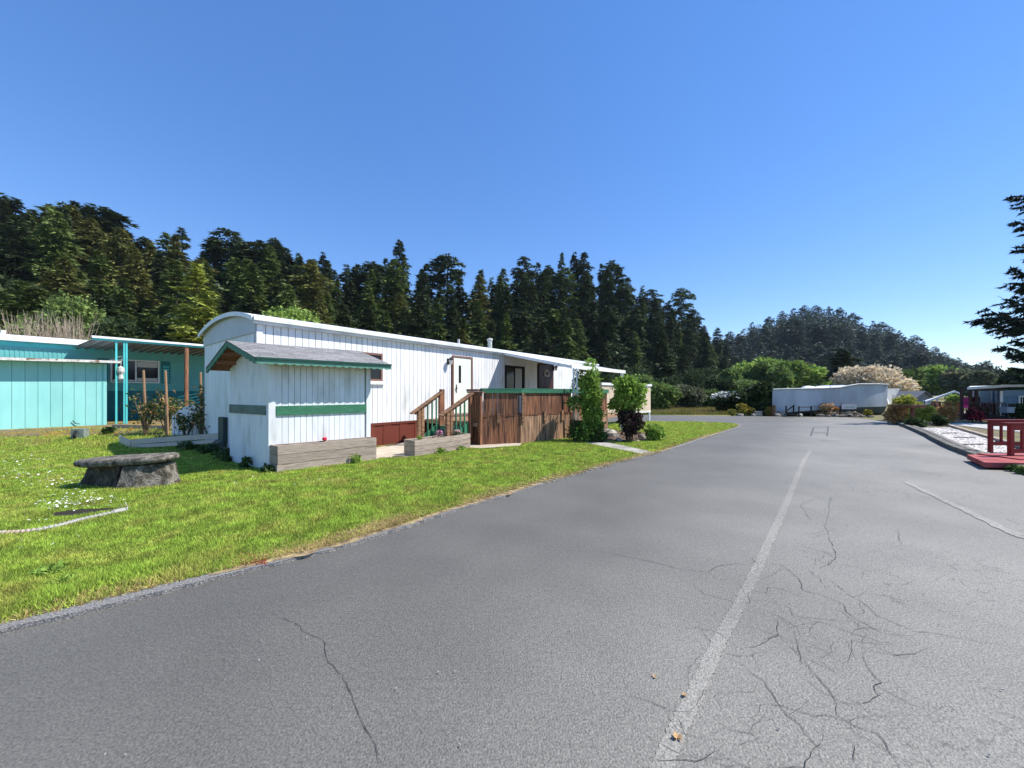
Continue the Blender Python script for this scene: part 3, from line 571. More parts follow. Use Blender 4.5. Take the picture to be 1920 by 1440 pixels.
# filling the slope
for row, (f, hm, step) in enumerate(((.02, 15, 7.5), (.2, 18, 7.2), (.4, 21, 7.0), (.6, 23, 7.0), (.8, 25, 7.0))):
    px = -60+random.uniform(0, 20)
    while px < 1390:
        Yt = float(A_foot(px)+(A_crest(px)-A_foot(px))*(f+random.uniform(-.06, .06))); z = float(A_z(np.array(px), np.array(Yt)))
        h = hm*random.uniform(.72, 1.18)*tab(px, (0, 1), (900, 1.15), (1200, 1.35), (1380, 1)); lim = EYE+(HY-float(itp(SKY, px))-random.uniform(2, 30))*Yt/F-z; h = min(h, lim)
        if h > 6 and not (290 < px < 440 and f < .1):
            key = random.choices(['fir', 'slim', 'dome'], [5, 3, 3])[0]; n = len(KIND[key])
            if px < 400: pk = random.choice([1, 2, 3, 4, 4, 2])  # crown colours paint the light: sunlit greens left, backlit darks right
            elif px < 900: pk = random.choice([0, 1, 2, 3, 4])
            else: pk = random.choice([0, 1, 0, 1, 2])
            pk %= n
            if key == 'fir' and pk == 5: pk = 4
            m = KIND[key][pk][0]
            tree(key, pk, (px-960)/F*Yt, Yt, z, h, random.uniform(1.4, 1.9)*min(1.5, max(.8, 17/h)), '%s %s conifer, %s, %s' % (lab(m.name), SHP[key], HT[row], zone(px)), 'conifers in the wood on the near slope')
        px += step*F/Yt*random.uniform(.75, 1.25)
print('near conifers', NC[0])
# traced single conifers on the lower slope
def single(key, pk, px, pyt, pyb, Y, wpx, label, name='conifer_tree'):
    z = float(A_z(np.array(px), np.array(Y))) if px < 1380 else -.05; top = EYE+(HY-pyt)*Y/F; h = top-z
    R = {'fir': 5.2, 'slim': 3.1, 'dome': 4.6}[key]; return tree(key, pk, (px-960)/F*Y, Y, z, h, (wpx/F*Y/2)/(R*h/25), label, None, name=name)
single('fir', 5, 368, 494, 650, 44, 165, 'bright yellow-green conifer behind the right end of the turquoise awning')
single('fir', 4, 600, 545, 640, 62, 88, 'olive pointed conifer with pale tips just above the white roof')
single('fir', 1, 1056, 580, 740, 95, 62, 'pale-tipped conifer in front of the highest cluster behind the awning')
single('fir', 0, 1240, 618, 780, 88, 95, 'spreading conifer low on the slope above the bushes left of the far hill')
single('dome', 0, 1580, 655, 745, 75, 80, 'dark round evergreen between pale trees behind the boat')
single('fir', 1, 1850, 676, 730, 210, 62, 'broad dark conifer at the foot of the far hill by the blue house')
NB = NC[0]
for px, py in SKB[0:-3]:
    Yt = float(B_crest(px))*random.uniform(.96, 1.02); z = float(B_z(np.array(px), np.array(Yt))); key = random.choice(['ffir', 'fdome', 'fslim', 'fdome2'])
    tree(key, 0, (px-960)/F*Yt, Yt, z, max(14, EYE+(HY-py)*Yt/F-z), random.uniform(1.4, 1.9), 'hazy %s conifer on the crest of the distant hill, %s' % (SHP[key], zoneB(px)), 'conifers along the crest of the distant hill')
for f, step in ((.03, 13), (.22, 13), (.4, 13), (.57, 14), (.74, 15), (.88, 15)):
    px = 1310
    while px < 1875 and NC[0] < 296:
        Yt = 235+(float(B_crest(px))-235)*(f+random.uniform(-.05, .05)); z = float(B_z(np.array(px), np.array(Yt)))
        h = min(27*random.uniform(.8, 1.15), EYE+(HY-float(itp(SKB, px))-9)*Yt/F-z); key = random.choice(['ffir', 'fdome', 'fslim', 'fdome2'])
        if h > 8: tree(key, 0, (px-960)/F*Yt, Yt, z, h, random.uniform(1.5, 2.0)*max(1, 16/h), 'hazy %s conifer on the distant hill, %s, %s' % (SHP[key], {.03: 'lowest row', .22: 'low row', .4: 'middle row', .57: 'upper middle row', .74: 'high row', .88: 'row below the crest'}[f], zoneB(px)), 'conifers in the wood on the distant hill')
        px += step*F/Yt*random.uniform(.75, 1.25)
print('conifers', NC[0], 'far', NC[0]-NB)

# undergrowth closing the gaps between the trunks
def under(name, fz, px0, px1, Ya, Yb, n, hmax, ls, mat):
    px = RNG.uniform(px0, px1, n); Y_ = RNG.uniform(0, 1, n)*(Yb(px)-Ya(px))+Ya(px); X_ = (px-960)/F*Y_; hh = hmax*(.35+.65*np.abs(np.sin(X_*.23+np.sin(Y_*.17)*2))*np.abs(np.cos(Y_*.21)))
    C = np.c_[X_, Y_, fz(px, Y_)+hh*RNG.uniform(0, 1, n)]; A = norm(RNG.normal(0, 1, (n, 3))); B = norm(np.cross(A, RNG.normal(0, 1, (n, 3)))); V, Fc = tris(C, A, B, ls*RNG.uniform(.5, 1.5, n), ls*.7*RNG.uniform(.5, 1.5, n)); tag(link(name, npmesh(name, V, Fc, mat)), kind='stuff')
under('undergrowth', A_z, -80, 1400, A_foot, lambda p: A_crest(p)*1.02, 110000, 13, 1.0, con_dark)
under('undergrowth', B_z, 1300, 1880, lambda p: 235+p*0, B_crest, 90000, 22, 2.0, con_far)

# broadleaf crowns and bushes
def foliage_mesh(name, mat, lobes, n, ls, seed, inner=.72, drop=.15, flat=1.0):
    g = np.random.default_rng(seed); Lc = np.array([l[0] for l in lobes], float); Lr = np.array([l[1] for l in lobes], float)
    wt = (Lr[:, 0]*Lr[:, 2])**.9; I = g.choice(len(lobes), n, p=wt/wt.sum()); d = norm(g.normal(0, 1, (n, 3)))
    d[:, 2] = np.where((d[:, 2] < -.3) & (g.uniform(0, 1, n) < .6), -d[:, 2], d[:, 2]); r = inner+(1.06-inner)*g.uniform(0, 1, n)**.7
    r *= 1+.10*np.sin(d[:, 0]*7+I)*np.sin(d[:, 1]*6+I*2)+.08*np.sin(d[:, 2]*11+I)
    C = Lc[I]+d*Lr[I]*r[:, None]; A = norm(d*.6+g.normal(0, .7, (n, 3))-np.array([0, 0, drop])); B = norm(np.cross(A, g.normal(0, 1, (n, 3))*np.array([1, 1, flat]))); sz = ls*g.uniform(.6, 1.4, n)
    V = np.empty((n, 4, 3)); V[:, 0] = C; V[:, 1] = C+A*(sz*.5)[:, None]-B*(sz*.3)[:, None]; V[:, 2] = C+A*sz[:, None]; V[:, 3] = C+A*(sz*.5)[:, None]+B*(sz*.3)[:, None]
    return npmesh(name, V.reshape(-1, 3), np.arange(4*n).reshape(-1, 4), mat)
def lobes(w_, h, n, seed, z0=.0, k=.42, dpt=1.0):
    g = random.Random(seed); w_ *= .82; out = [((0, 0, z0+(h-z0)*.5), (w_*.36, w_*.36*dpt, (h-z0)*.46))]
    for i in range(n):
        a = g.uniform(0, 6.28); zz = g.uniform(.22, .8); q = math.sqrt(max(.05, 1-(abs(zz-.45)*1.7)**2))*g.uniform(.4, .62)
        r = w_*k*g.uniform(.4, .75); out.append(((math.cos(a)*w_*.5*q*1.1, math.sin(a)*w_*.5*q*dpt*1.1, z0+(h-z0)*zz), (r, r, min(r*.8, (h-z0)*.28))))
    return out
def broad(name, px, pyt, Y, wpx, mat, label, cat, n=4500, ls=None, z=-.05, z0=.0, nl=9, trunk=True, group=None, pyb=None, tm=None, dpt=1.0, inner=.72, X=None):
    X = (px-960)/F*Y if X is None else X; h = EYE+(HY-pyt)*Y/F-z; w_ = wpx/F*Y; ls = ls or max(.05, w_*.045)
    root = empty(name, (X, Y, z), label, cat, group)
    link('crown', foliage_mesh('crown', mat, lobes(w_, h, nl, int(px*3+pyt), z0*h, dpt=dpt), n, ls, int(px+pyt*7), inner), root)
    b = MB(); g = random.Random(px)
    b.tube([(0, 0, -.05), (w_*.01, 0, h*.35), (0, 0, h*.7)], [max(.03, h*.022), h*.016, h*.006], 6)
    for i in range(5):
        a = g.uniform(0, 6.28); zz = h*g.uniform(.15, .5); b.tube([(0, 0, zz), (math.cos(a)*w_*.17, math.sin(a)*w_*.17*dpt, zz+h*.18), (math.cos(a)*w_*.33, math.sin(a)*w_*.33*dpt, zz+h*.3)], [h*.010, h*.007, h*.003], 5)
    for v in b.v: v += Vector((X, Y, z))
    b.build('trunk', tm or bark, root); return root
R_ = random.Random(5)
for px, pyt, Y, wpx, m, lb in [(1395,684,105,50,bl_bright,'bright green leafy tree left of the boat, nearest the dark ridge'),(1425,690,98,48,bl_mid,'low leafy tree between bright green ones left of the boat'),(1440,680,112,60,bl_bright,'bright green leafy tree with flat top above the flowering bush'),(1478,684,104,52,bl_bright,'light green leafy tree just left of the boat stern'),(1462,694,92,40,bl_mid,'small mid-green tree low above the stern bushes'),(1502,690,110,44,bl_bright,'light green tree behind the stern of the boat'),(1528,692,104,42,bl_bright,'light green rounded tree beside the dark round evergreen'),(1700,698,100,50,bl_mid,'mid-green tree right of the blossoming tree'),(1738,694,112,52,bl_mid,'leafy green tree above the small gray shed'),(1772,696,105,54,bl_bright,'fresh green tree above the white canopy'),(1806,700,98,58,bl_gray,'grayish green tree left of the broad conifer at the hill foot'),(1836,704,92,44,bl_gray,'pale gray-green tree above the blue house awning'),(1368,700,90,34,bl_mid,'leafy green sapling at the foot of the dark ridge')]:
    broad('leafy_tree', px, pyt-5, Y, wpx*1.25, m, lb, 'tree', 4200, 1.0, nl=11, z0=.18)
broad('leafy_tree', 1512, 679, 130, 40, bl_gray, 'pale gray tree showing behind the light green trees by the boat', 'tree', 2500, 1.2, nl=8, z0=.2)
broad('blossoming_tree', 1640, 684, 52, 128, blossom, 'wide cream-pink blossoming tree behind the bow of the boat', 'tree', 9000, .40, nl=16, z0=.1)
for px, pyt, Y, wpx, m, lb, z in [(535,572,50,150,bl_bright,'bright green leafy tree behind the curved roof of the white mobile home',2),(665,612,60,30,bl_mid,'small light-tipped tree just over the white roof edge',1.5),(135,545,44,150,bl_mid,'broad light green leafy tree behind the turquoise roof',0),(60,585,42,110,bl_mid,'bushy green tree at far left behind the white-edged roof',0),(225,590,42,100,bl_dark,'dark bushy tree behind the turquoise awning',0),(320,600,44,90,bl_dark,'dark low tree behind the rusty awning post',0)]:
    broad('leafy_tree', px, pyt, Y, wpx, m, lb, 'tree', 7000, .42, nl=14, z0=.05, z=z)
for px, pyt, Y, wpx, m, lb in [(1245,708,55,60,bl_dark,'tall dark shrub behind the beige panel, left'),(1240,722,36,70,bl_mid,'gray-green bush right of the beige panel'),(1285,728,40,70,bl_gray,'sprawling dry bush at the edge of the field'),(1320,735,42,60,bl_mid,'brushy green bush in the middle of the field edge'),(1180,690,62,90,bl_dark,'dark shrub above the far end of the awning'),(1300,690,70,90,bl_dark,'dark evergreen shrub under the ridge end'),(1205,700,48,60,bl_mid,'mid-green shrub over the beige panel'),(1345,706,60,60,bl_dark,'dark shrub left of the bright green trees'),(1400,712,60,90,bl_mid,'green thicket behind the white-flowering bush'),(1430,717,27.6,48,bl_dark,'leafy bush overlapping the boat stern'),(1412,724,31,52,bl_dark,'dark bush right of the white-flowering bush'),(1130,700,48,70,bl_dark,'dark shrub behind the end of the mobile home')]:
    broad('bush', px, pyt, Y, wpx*1.1, m, lb, 'bush', 4200, .32, nl=10)
b_ = broad('flowering_bush', 1368, 734, 31, 74, bl_dark, 'dark bush dotted with white flowers at the road edge', 'bush', 4500, .2, nl=10)
link('blossoms', foliage_mesh('blossoms', whitef, lobes(74/F*31*.98, EYE+(HY-734)*31/F, 9, 9, 1.0), 500, .16, 5, .95), b_)
# bare twigs behind the turquoise roof
g = random.Random(8)
for k, (x0, lbl) in enumerate(((40, 'leafless bush behind the white edge of the turquoise roof, left one'), (90, 'leafless bush behind the turquoise roof, middle one'), (140, 'leafless bush beside the raised turquoise awning'))):
    Y = 27; X = (x0-960)/F*Y; b = MB()
    for i in range(75):
        a = g.uniform(0, 6.28); r = g.uniform(.2, 1.3); h = g.uniform(5.6, 7.6); q = Vector((X+math.cos(a)*.3, Y+math.sin(a)*.3, .2)); m_ = Vector((X+math.cos(a)*r*.6, Y+math.sin(a)*r*.5, h*.6)); e = Vector((X+math.cos(a)*r*1.1+g.gauss(0, .2), Y+math.sin(a)*r, h))
        b.tube([q, m_, e], [.035, .02, .006], 3, False)
        for j in range(3): c = m_.lerp(e, g.uniform(.1, .8)); b.tube([c, c+Vector((g.gauss(0, .35), g.gauss(0, .3), g.uniform(.2, .7)))], [.014, .004], 3, False)
    root = empty('bare_bush', (X, Y, .2), lbl, 'bush'); b.build('branches', twig, root)
# ---------------- white mobile home ----------------
Lh, Wh, ZB, ZT = 17.9, 4.3, .71, 3.22
home = empty('mobile_home', T.pt(0, 0, 0), 'long white ribbed mobile home with a curved roof end, behind the small white shed', 'mobile home')
def wall_pieces(fr, parent, L_, step, z0, z1, openings, mat, name='siding_panel', th=.02, gap=.016, w=0.0, zlo=None):
    one('wall', fr, .0, L_, w+.02, w+.08, z0, z1, dark_wallm, parent)
    n = int(round(L_/step)); st = L_/n
    for i in range(n):
        a0, a1 = i*st+gap/2, (i+1)*st-gap/2; segs = [(z0, z1)]
        for (o0, o1, q0, q1) in openings:
            if a1 > o0 and a0 < o1:
                new = []
                for s0, s1 in segs:
                    if q0 > s0: new.append((s0, min(q0, s1)))
                    if q1 < s1: new.append((max(q1, s0), s1))
                segs = [x for x in new if x[1]-x[0] > .02]
        for s0, s1 in segs: piece(name, fr, a0, a1, w-th, w+.02, s0, s1, mat, parent)
dark_wallm = M('siding_groove', (.10, .10, .105), .8, .1)
s1a, s1b = T.s(656), T.s(716); s_d0, s_d1 = T.s(849), T.s(882); s_w0, s_w1 = T.s(946.5), T.s(981); s_r0, s_r1 = T.s(1009.5), T.s(1036)
zW1 = (T.z(714, (s1a+s1b)/2, 0), T.z(663.5, s1b, 0)); zD = (.86, T.z(670, s_d0, 0)); zW2 = (1.50, T.z(684.5, s_w0, 0)); zR = (.86, T.z(682.5, s_r0, 0))
ops = [(s1a, s1b, *zW1), (s_d0, s_d1, *zD), (s_w0, s_w1, *zW2), (s_r0, s_r1, *zR)]
wall_pieces(T, home, Lh, .162, ZB, ZT, ops, white)
Tend = Fr(T.pt(0, Wh, 0), (-T.g.x, -T.g.y), (T.t.x, T.t.y))          # near end wall: s from far corner to road corner
wall_pieces(Tend, home, Wh-.02, .143, .08, ZT, [], white, gap=.014)
one('wall', T, Lh-.08, Lh, .02, Wh, .1, ZT, white, home); one('wall', T, .1, Lh-.08, Wh-.06, Wh, .1, ZT, white, home)
# corner trims, eave fascia, gutter
for a, b in ((-.035, .0), ): one('corner_trim', T, -.03, .09, -.045, -.017, ZB-.05, ZT, trimw, home)
one('corner_trim', T, -.045, -.031, -.04, .07, .1, ZT, M('gray_trim', (.33, .34, .35), .6, .1), home)
for a in (5.97, 11.9): one('corner_trim', T, a, a+.05, -.03, -.017, ZB, ZT, trimw, home)
one('fascia', T, -.10, Lh+.1, -.13, -.02, 3.20, 3.335, metalw, home)
one('gutter', T, -.13, Lh+.13, -.19, -.131, 3.27, 3.365, metalw, home)
def arch(w): x = (w-Wh/2)/(Wh/2+.1); return 3.34+.30*(1-abs(x)**2.2)
ws = np.linspace(-.12, Wh+.12, 19)
gab = [T.pt(-.02, w, ZT-.30) for w in (0, Wh)]
b = MB(); b.ext([T.pt(-.05, 0, 3.02)]+[T.pt(-.05, w, arch(w)-.005) for w in np.linspace(0, Wh, 17)]+[T.pt(-.05, Wh, 3.02)], T.t*.028); b.build('gable_panel', M('gable_metal', (.50, .51, .51), .5, .06, 2), home)
b = MB()
for i in range(len(ws)-1):
    a0, a1 = ws[i], ws[i+1]
    b.hexa([T.pt(-.14, a0, arch(a0)-.0), T.pt(Lh+.14, a0, arch(a0)), T.pt(Lh+.14, a1, arch(a1)), T.pt(-.14, a1, arch(a1))],
           [T.pt(-.14, a0, arch(a0)+.03), T.pt(Lh+.14, a0, arch(a0)+.03), T.pt(Lh+.14, a1, arch(a1)+.03), T.pt(-.14, a1, arch(a1)+.03)])
b.build('roof', metalw, home)
b = MB()
for i in range(len(ws)-1):
    a0, a1 = ws[i], ws[i+1]; b.hexa([T.pt(-.16, a0, arch(a0)-.07), T.pt(-.141, a0, arch(a0)-.07), T.pt(-.141, a1, arch(a1)-.07), T.pt(-.16, a1, arch(a1)-.07)], [T.pt(-.16, a0, arch(a0)+.035), T.pt(-.141, a0, arch(a0)+.035), T.pt(-.141, a1, arch(a1)+.035), T.pt(-.16, a1, arch(a1)+.035)])
b.build('roof_edge', trimw, home)
def frame_box(fr, a0, a1, z0, z1, t, wout, mat, parent, name):
    b = MB(); b.fbox(fr, a0, a1, wout, .02, z1-t, z1).fbox(fr, a0, a1, wout, .02, z0, z0+t).fbox(fr, a0, a0+t, wout, .02, z0+t, z1-t).fbox(fr, a1-t, a1, wout, .02, z0+t, z1-t); return b.build(name, mat, parent)
w1 = frame_box(T, s1a, s1b, zW1[0], zW1[1], .06, -.05, framebr, home, 'window')
one('pane', T, s1a+.06, (s1a+s1b)/2-.02, -.015, .01, zW1[0]+.06, zW1[1]-.06, glass, w1); one('pane', T, (s1a+s1b)/2+.02, s1b-.06, -.02, .01, zW1[0]+.06, zW1[1]-.06, glass, w1)
one('mullion', T, (s1a+s1b)/2-.02, (s1a+s1b)/2+.02, -.035, .01, zW1[0]+.06, zW1[1]-.06, trimw, w1); one('sill', T, s1a-.06, s1b+.05, -.09, -.017, zW1[0]-.10, zW1[0]-.002, trimw, w1)
dfm = frame_box(T, s_d0-.06, s_d1+.06, zD[0]-.1, zD[1]+.07, .06, -.06, framebr, home, 'door_frame')
dr = one('door', T, s_d0, s_d1, -.04, .0, zD[0], zD[1], creamd, home)
zm = zD[0]+(zD[1]-zD[0])*.55; one('window', T, s_d0+.26, s_d0+.37, -.047, -.041, zm, zD[1]-.28, glass, dr)
b = MB().lathe(T.pt(s_d0+.13, -.07, zD[0]+.92), [(.0, -.03), (.03, -.02), (.03, .02), (0, .03)], 8); b.bar(T.pt(s_d0+.13, -.05, zD[0]+1.05), T.pt(s_d0+.13, -.05, zD[0]+.75), .035, .02); b.build('handle', black, dr)
w2 = frame_box(T, s_w0, s_w1, zW2[0], zW2[1], .07, -.05, black, home, 'window'); sm = (s_w0+s_w1)/2
one('pane', T, s_w0+.07, sm-.02, -.012, .01, zW2[0]+.07, zW2[1]-.07, glass, w2); one('pane', T, sm+.02, s_w1-.07, -.016, .01, zW2[0]+.07, zW2[1]-.07, glass, w2); one('mullion', T, sm-.02, sm+.02, -.035, .01, zW2[0]+.07, zW2[1]-.07, black, w2)
b = MB()
for i in range(7): a = sm+.05+i*.07; b.fbox(T, a, a+.055, -.019+.002*(i % 2), -.0165, zW2[0]+.09, zW2[1]-.10)
b.build('curtain', curt, w2)
one('door_frame', T, s_r0-.05, s_r1+.05, -.03, -.017, zR[0], zR[1]+.05, black, home)
d2 = one('door', T, s_r0, s_r1, -.045, -.031, zR[0], zR[1], darkred, home)
for q in range(2):
    for k in range(2): a = s_r0+.12+q*.40; one('panel', T, a, a+.3, -.055, -.0455, zR[0]+.2+k*.75, zR[0]+.8+k*.75, darkred, d2)
b = MB()
for i in range(9):
    a = math.pi*i/8; c = T.pt((s_r0+s_r1)/2+math.cos(a)*.20, -.07, zR[1]-.52+math.sin(a)*.24); b.box(c, (.07, .03, .09), .6)
b.bar(T.pt((s_r0+s_r1)/2-.2, -.07, zR[1]-.55), T.pt((s_r0+s_r1)/2+.2, -.07, zR[1]-.55), .05); b.build('door_ornament', M('ornament', (.5, .45, .42), .7, .2), d2)
def lantern(fr, a, z, parent):
    b = MB(); b.fbox(fr, a-.05, a+.05, -.04, -.018, z-.1, z+.1); b.bar(fr.pt(a, -.03, z+.06), fr.pt(a, -.16, z+.1), .025); b.lathe(fr.pt(a, -.16, z), [(.02, .13), (.09, .07), (.095, .05), (.02, .05)], 8); l_ = b.build('wall_lamp', black, parent)
    MB().lathe(fr.pt(a, -.16, z), [(.045, -.12), (.075, .045)], 8).build('lamp_glass', M('lamp_glass', (.6, .6, .55), .2, 0), l_); return l_
lantern(T, T.s(843, -.1), T.z(678, T.s(843), 0), home); lantern(T, T.s(1041, -.1), T.z(691, T.s(1041), 0), home)
# flues
for px, py, r, h in ((860, 642, .05, .25), (918.5, 638, .10, .40)):
    a = T.s(px, 1.4); c = T.pt(a, 1.4, arch(1.4)); b = MB().tube([c, c+Vector((0, 0, h))], r, 10); f_ = b.build('flue', galv, home)
    if r > .06: MB().lathe(c+Vector((0, 0, h+.01)), [(r*1.25, 0), (r*1.35, .05), (r*1.2, .09), (.02, .12)], 10).build('flue_cap', galv, f_)
# skirting
a = .1
one('skirt_rail', T, .05, 9.2, -.03, .0, ZB-.075, ZB-.008, redsk, home); k = 0
while a < 9.2: piece('skirting_board', T, a, a+.285, -.004-.012*(k % 2), .015, .02, ZB-.077, redsk, home); a += .29; k += 1
one('foundation', T, 9.2, Lh-.1, .03, .08, 0, ZB, dark_wallm, home)
one('utility_box', Tend, Wh-2.55, Wh-2.1, -.12, -.018, .25, .95, M('dark_green_box', (.03, .05, .045), .6, .1), home)

# porch awning
aw = empty('porch_awning', T.pt(9, -3.8, 0), 'white porch awning sloping down from the mobile home over the dark red door', 'awning')
fl = (8.04, -3.79, 2.50); fr_ = (12.8, -3.79, 2.53); bl = (8.97, .0, 3.27); br_ = (13.2, .0, 3.27)
b = MB(); n = 34
for i in range(n):
    def pt2(u, up): q0 = [fl[j]+(fr_[j]-fl[j])*u for j in range(3)]; q1 = [bl[j]+(br_[j]-bl[j])*u for j in range(3)]; return T.pt(*q0)+Vector((0, 0, up)), T.pt(*q1)+Vector((0, 0, up))
    h_ = .022 if i % 2 else 0; p0, p1 = pt2(i/n, h_); p2, p3 = pt2((i+1)/n, .022-h_); e = Vector((0, 0, .018)); b.hexa([p0, p2, p3, p1], [p0+e, p2+e, p3+e, p1+e])
b.build('corrugated_roof', metalw, aw)
b = MB(); b.bar(T.pt(fl[0]-.04, fl[1]-.03, fl[2]), T.pt(fr_[0]+.04, fr_[1]-.03, fr_[2]), .05, .13); b.build('fascia', trimw, aw)
MB().bar(T.pt(fl[0]-.03, fl[1], fl[2]), T.pt(bl[0]-.03, bl[1]-.05, bl[2]-.0), .04, .10).build('edge_trim', trimw, aw); MB().bar(T.pt(fr_[0]+.03, fr_[1], fr_[2]), T.pt(br_[0]+.03, br_[1]-.05, br_[2]), .04, .10).build('edge_trim', trimw, aw)
for a, da in ((8.12, .18), (8.34, .25)): MB().bar(T.pt(a, -3.84, .02) + T.t*da*.5, T.pt(a, -3.84, 2.46), .045).build('post', trimw, aw)
for z in (.7, 1.3, 1.9, 2.35): MB().tube([T.pt(8.2, -3.84, z-.12), T.pt(8.30, -3.84, z), T.pt(8.2, -3.84, z+.12)], .009, 5).build('scroll', trimw, aw)
for a in (12.45, 12.62): MB().bar(T.pt(a, -3.8, .02), T.pt(a, -3.8, 2.5), .06).build('post', trimw, aw)

# deck with boarded railing and steps
A_, B_, C_, D_ = (5.07, -2.42), (6.13, -3.07), (8.35, -3.66), (10.8, -3.9)
deck = empty('deck', T.pt(5, -2.4, 0), 'brown boarded deck with green rail cap in front of the mobile home doors', 'deck')
prism_pts = [T.pt(*p, 0) for p in ((4.9, -.03), (4.9, -2.3), A_, B_, C_, D_, (12.6, -3.7), (12.6, -.03))]
MB().prism([p*1 for p in prism_pts], .60, .70).build('floor_frame', browns, deck)
for i in range(26):
    o_ = .1+i*.14; s0 = 4.9 if o_ < 2.3 else (5.12+(o_-2.42)/.65*1.06 if o_ < 3.07 else 6.3+(o_-3.07)/.59*2.22)
    if o_ < 3.5: piece('floor_board', T, s0, 12.6, -o_, -o_+.127, .705, .728, brownh, deck)
def face(p, q, up, lo, parent):              # boarded facet from p to q (frame coords)
    P_, Q_ = T.pt(*p, 0), T.pt(*q, 0); d = (Q_-P_); L_ = d.length; t = d/L_; gg = Vector((-t.y, t.x, 0)); f_ = Fr(P_, t, gg); rb = random.Random(int(P_.x*100))
    a = .05
    while a < L_-.03:
        wd = min(rb.uniform(.13, .19), L_-a-.02)
        if wd < .03: break
        piece('rail_board', f_, a, a+wd-rb.choice((.006, .010, .022)), .0, .022, .93, 1.60, up, parent); a += wd
    a = .0
    while a < L_-.01:
        wd = min(rb.uniform(.15, .20), L_-a)
        if wd < .03: break
        piece('skirt_board', f_, a, a+wd-rb.choice((.005, .008, .014)), -.015+rb.uniform(-.006, .006), .012, .01, .875, lo, parent); a += wd
    one('rail_beam', f_, 0, L_, .03, .09, .875, .93, brownw, parent); one('ledge', f_, 0, L_, -.022, .029, .885, .925, brownw, parent)
    one('rail_cap', f_, -.02, L_+.02, -.05, .12, 1.715, 1.745, green, parent); one('rail_fascia', f_, -.02, L_+.02, -.045, -.02, 1.60, 1.712, green, parent)
    return f_, L_
f1, L1 = face(A_, B_, brownw, brownw, deck); f2, L2 = face(B_, C_, brownw, browns, deck); f3, L3 = face(C_, D_, brownw, browns, deck)  # first facet's skirt takes the darker wood, painting its shade
for f_, a in ((f1, .46), (f2, .02), (f2, .95), (f2, 1.75), (f3, .05)): one('post', f_, a, a+.09, -.06, -.019 if a > .1 else -.036, .68, 1.02 if f_ is f1 or a > .1 else 1.6, brownh, deck)
one('corner_post', T, A_[0]-.10, A_[0]-.005, A_[1]-.03, A_[1]+.06, .0, 1.60, brownw, deck)
gl = Fr(T.pt(A_[0]-.02, A_[1]+.5, 0), (-T.g.x, -T.g.y), (T.t.x, T.t.y))
for i in range(3): piece('skirt_board', gl, .02+i*.14, .02+i*.14+.128, .0, .02, .01, 1.6, brownw, deck)
one('rail_cap', gl, -.05, .58, -.06, .12, 1.60, 1.64, brownw, deck)
one('rail_cap', gl, -.06, .42, -.08, .14, 1.645, 1.72, framebr, deck)
st = empty('steps', T.pt(4.3, -1.6, 0), 'green wooden steps with brown sloping handrails leading up to the cream door', 'steps')
run, rise = .27, .145
for i in range(4):
    a = 3.80+i*run; z = .145*(i+1); one('tread', T, a, a+run+.03, -2.1, -1.02, z-.03, z, green, st); one('riser', T, a+.02, a+.035, -2.08, -1.04, z-rise, z-.032, greenl, st)
for w_ in (-2.15, -.98):
    b = MB(); b.ext([T.pt(3.76, w_, 0), T.pt(3.76, w_, .16), T.pt(4.86, w_, .78), T.pt(4.86, w_, .45), T.pt(4.05, w_, 0)], T.g*.045); b.build('stringer', green, st)
def handrail(w_, a0, a1, z0, z1):
    one('newel_post', T, a0, a0+.10, w_-.05, w_+.05, .0, z0-.03, brownh, st); one('newel_post', T, a0+.13, a0+.22, w_-.045, w_+.045, .0, z0+.02, brownh, st); one('newel_post', T, a1-.09, a1, w_-.045, w_+.045, .3, z1-.03, brownw, st)
    MB().bar(T.pt(a0-.22, w_, z0-.12), T.pt(a1+.04, w_, z1), .16, .04).build('handrail', brownh, st)
    MB().bar(T.pt(a0-.10, w_, z0-.13), T.pt(a1, w_, z1-.07), .04, .07).build('under_rail', brownw, st)
    for k in range(3): a = a0+.36+k*.17; zz = z0+(z1-z0)*(a-a0)/(a1-a0); one('baluster', T, a, a+.035, w_-.02, w_+.02, .2, zz-.10, green, st)
handrail(-1.0, 3.80, 4.72, 1.12, 1.66); handrail(-2.18, 3.86, 4.86, 1.10, 1.60)
one('landing_post', T, 4.72, 4.84, -1.02, -.90, .0, 1.72, brownw, st)

# ---------------- small white shed ----------------
S = shedfr; shed = empty('shed', S.pt(0, 0, 0), 'small white shed with gray shingle roof, green band and scalloped green trim', 'shed')
SL = S.s(694, 0); SW = 1.80
HB = .0
Sside = Fr(S.pt(0, SW, 0), (-S.g.x, -S.g.y), (S.t.x, S.t.y))
one('wall', S, .02, SL, .02, .05, 0, 2.2, dark_wallm, shed)
def sh_top(w): return 2.27+(2.66-2.27)*(w+.38)/1.21 if w < .83 else 2.66-(.52)*(w-.83)/1.08
a = .115; k = 0
while a < SL-.13: piece('siding_plank', S, a, a+.105, -.0, .02, HB, 2.22, shedw, shed); a += .114
one('corner_board', S, -.012, .105, -.018, .02, 0, 2.22, shedw, shed); one('corner_board', S, SL-.10, SL, -.018, .02, 0, 2.22, shedw, shed)
zb0 = S.z(780, .4, -.03); zb1 = S.z(762, .4, -.03); zb0, zb1 = 1.145, 1.335
one('band', S, .11, SL-.105, -.030, -.002, zb0, zb1, green, shed)
b = MB()
for i in range(24):
    w0 = i*SW/24+.005; w1_ = (i+1)*SW/24-.005; z1 = min(sh_top(w0), sh_top(w1_))-.03; b.fbox(S, -.012, .012, w0, w1_, 0.0, z1)
b.build('side_siding', shedw, shed); one('wall', S, .0125, .03, .02, SW, 0, 2.1, dark_wallm, shed)
one('corner_board', S, -.02, .0, -.02, .0, 0, 2.2, shedw, shed)
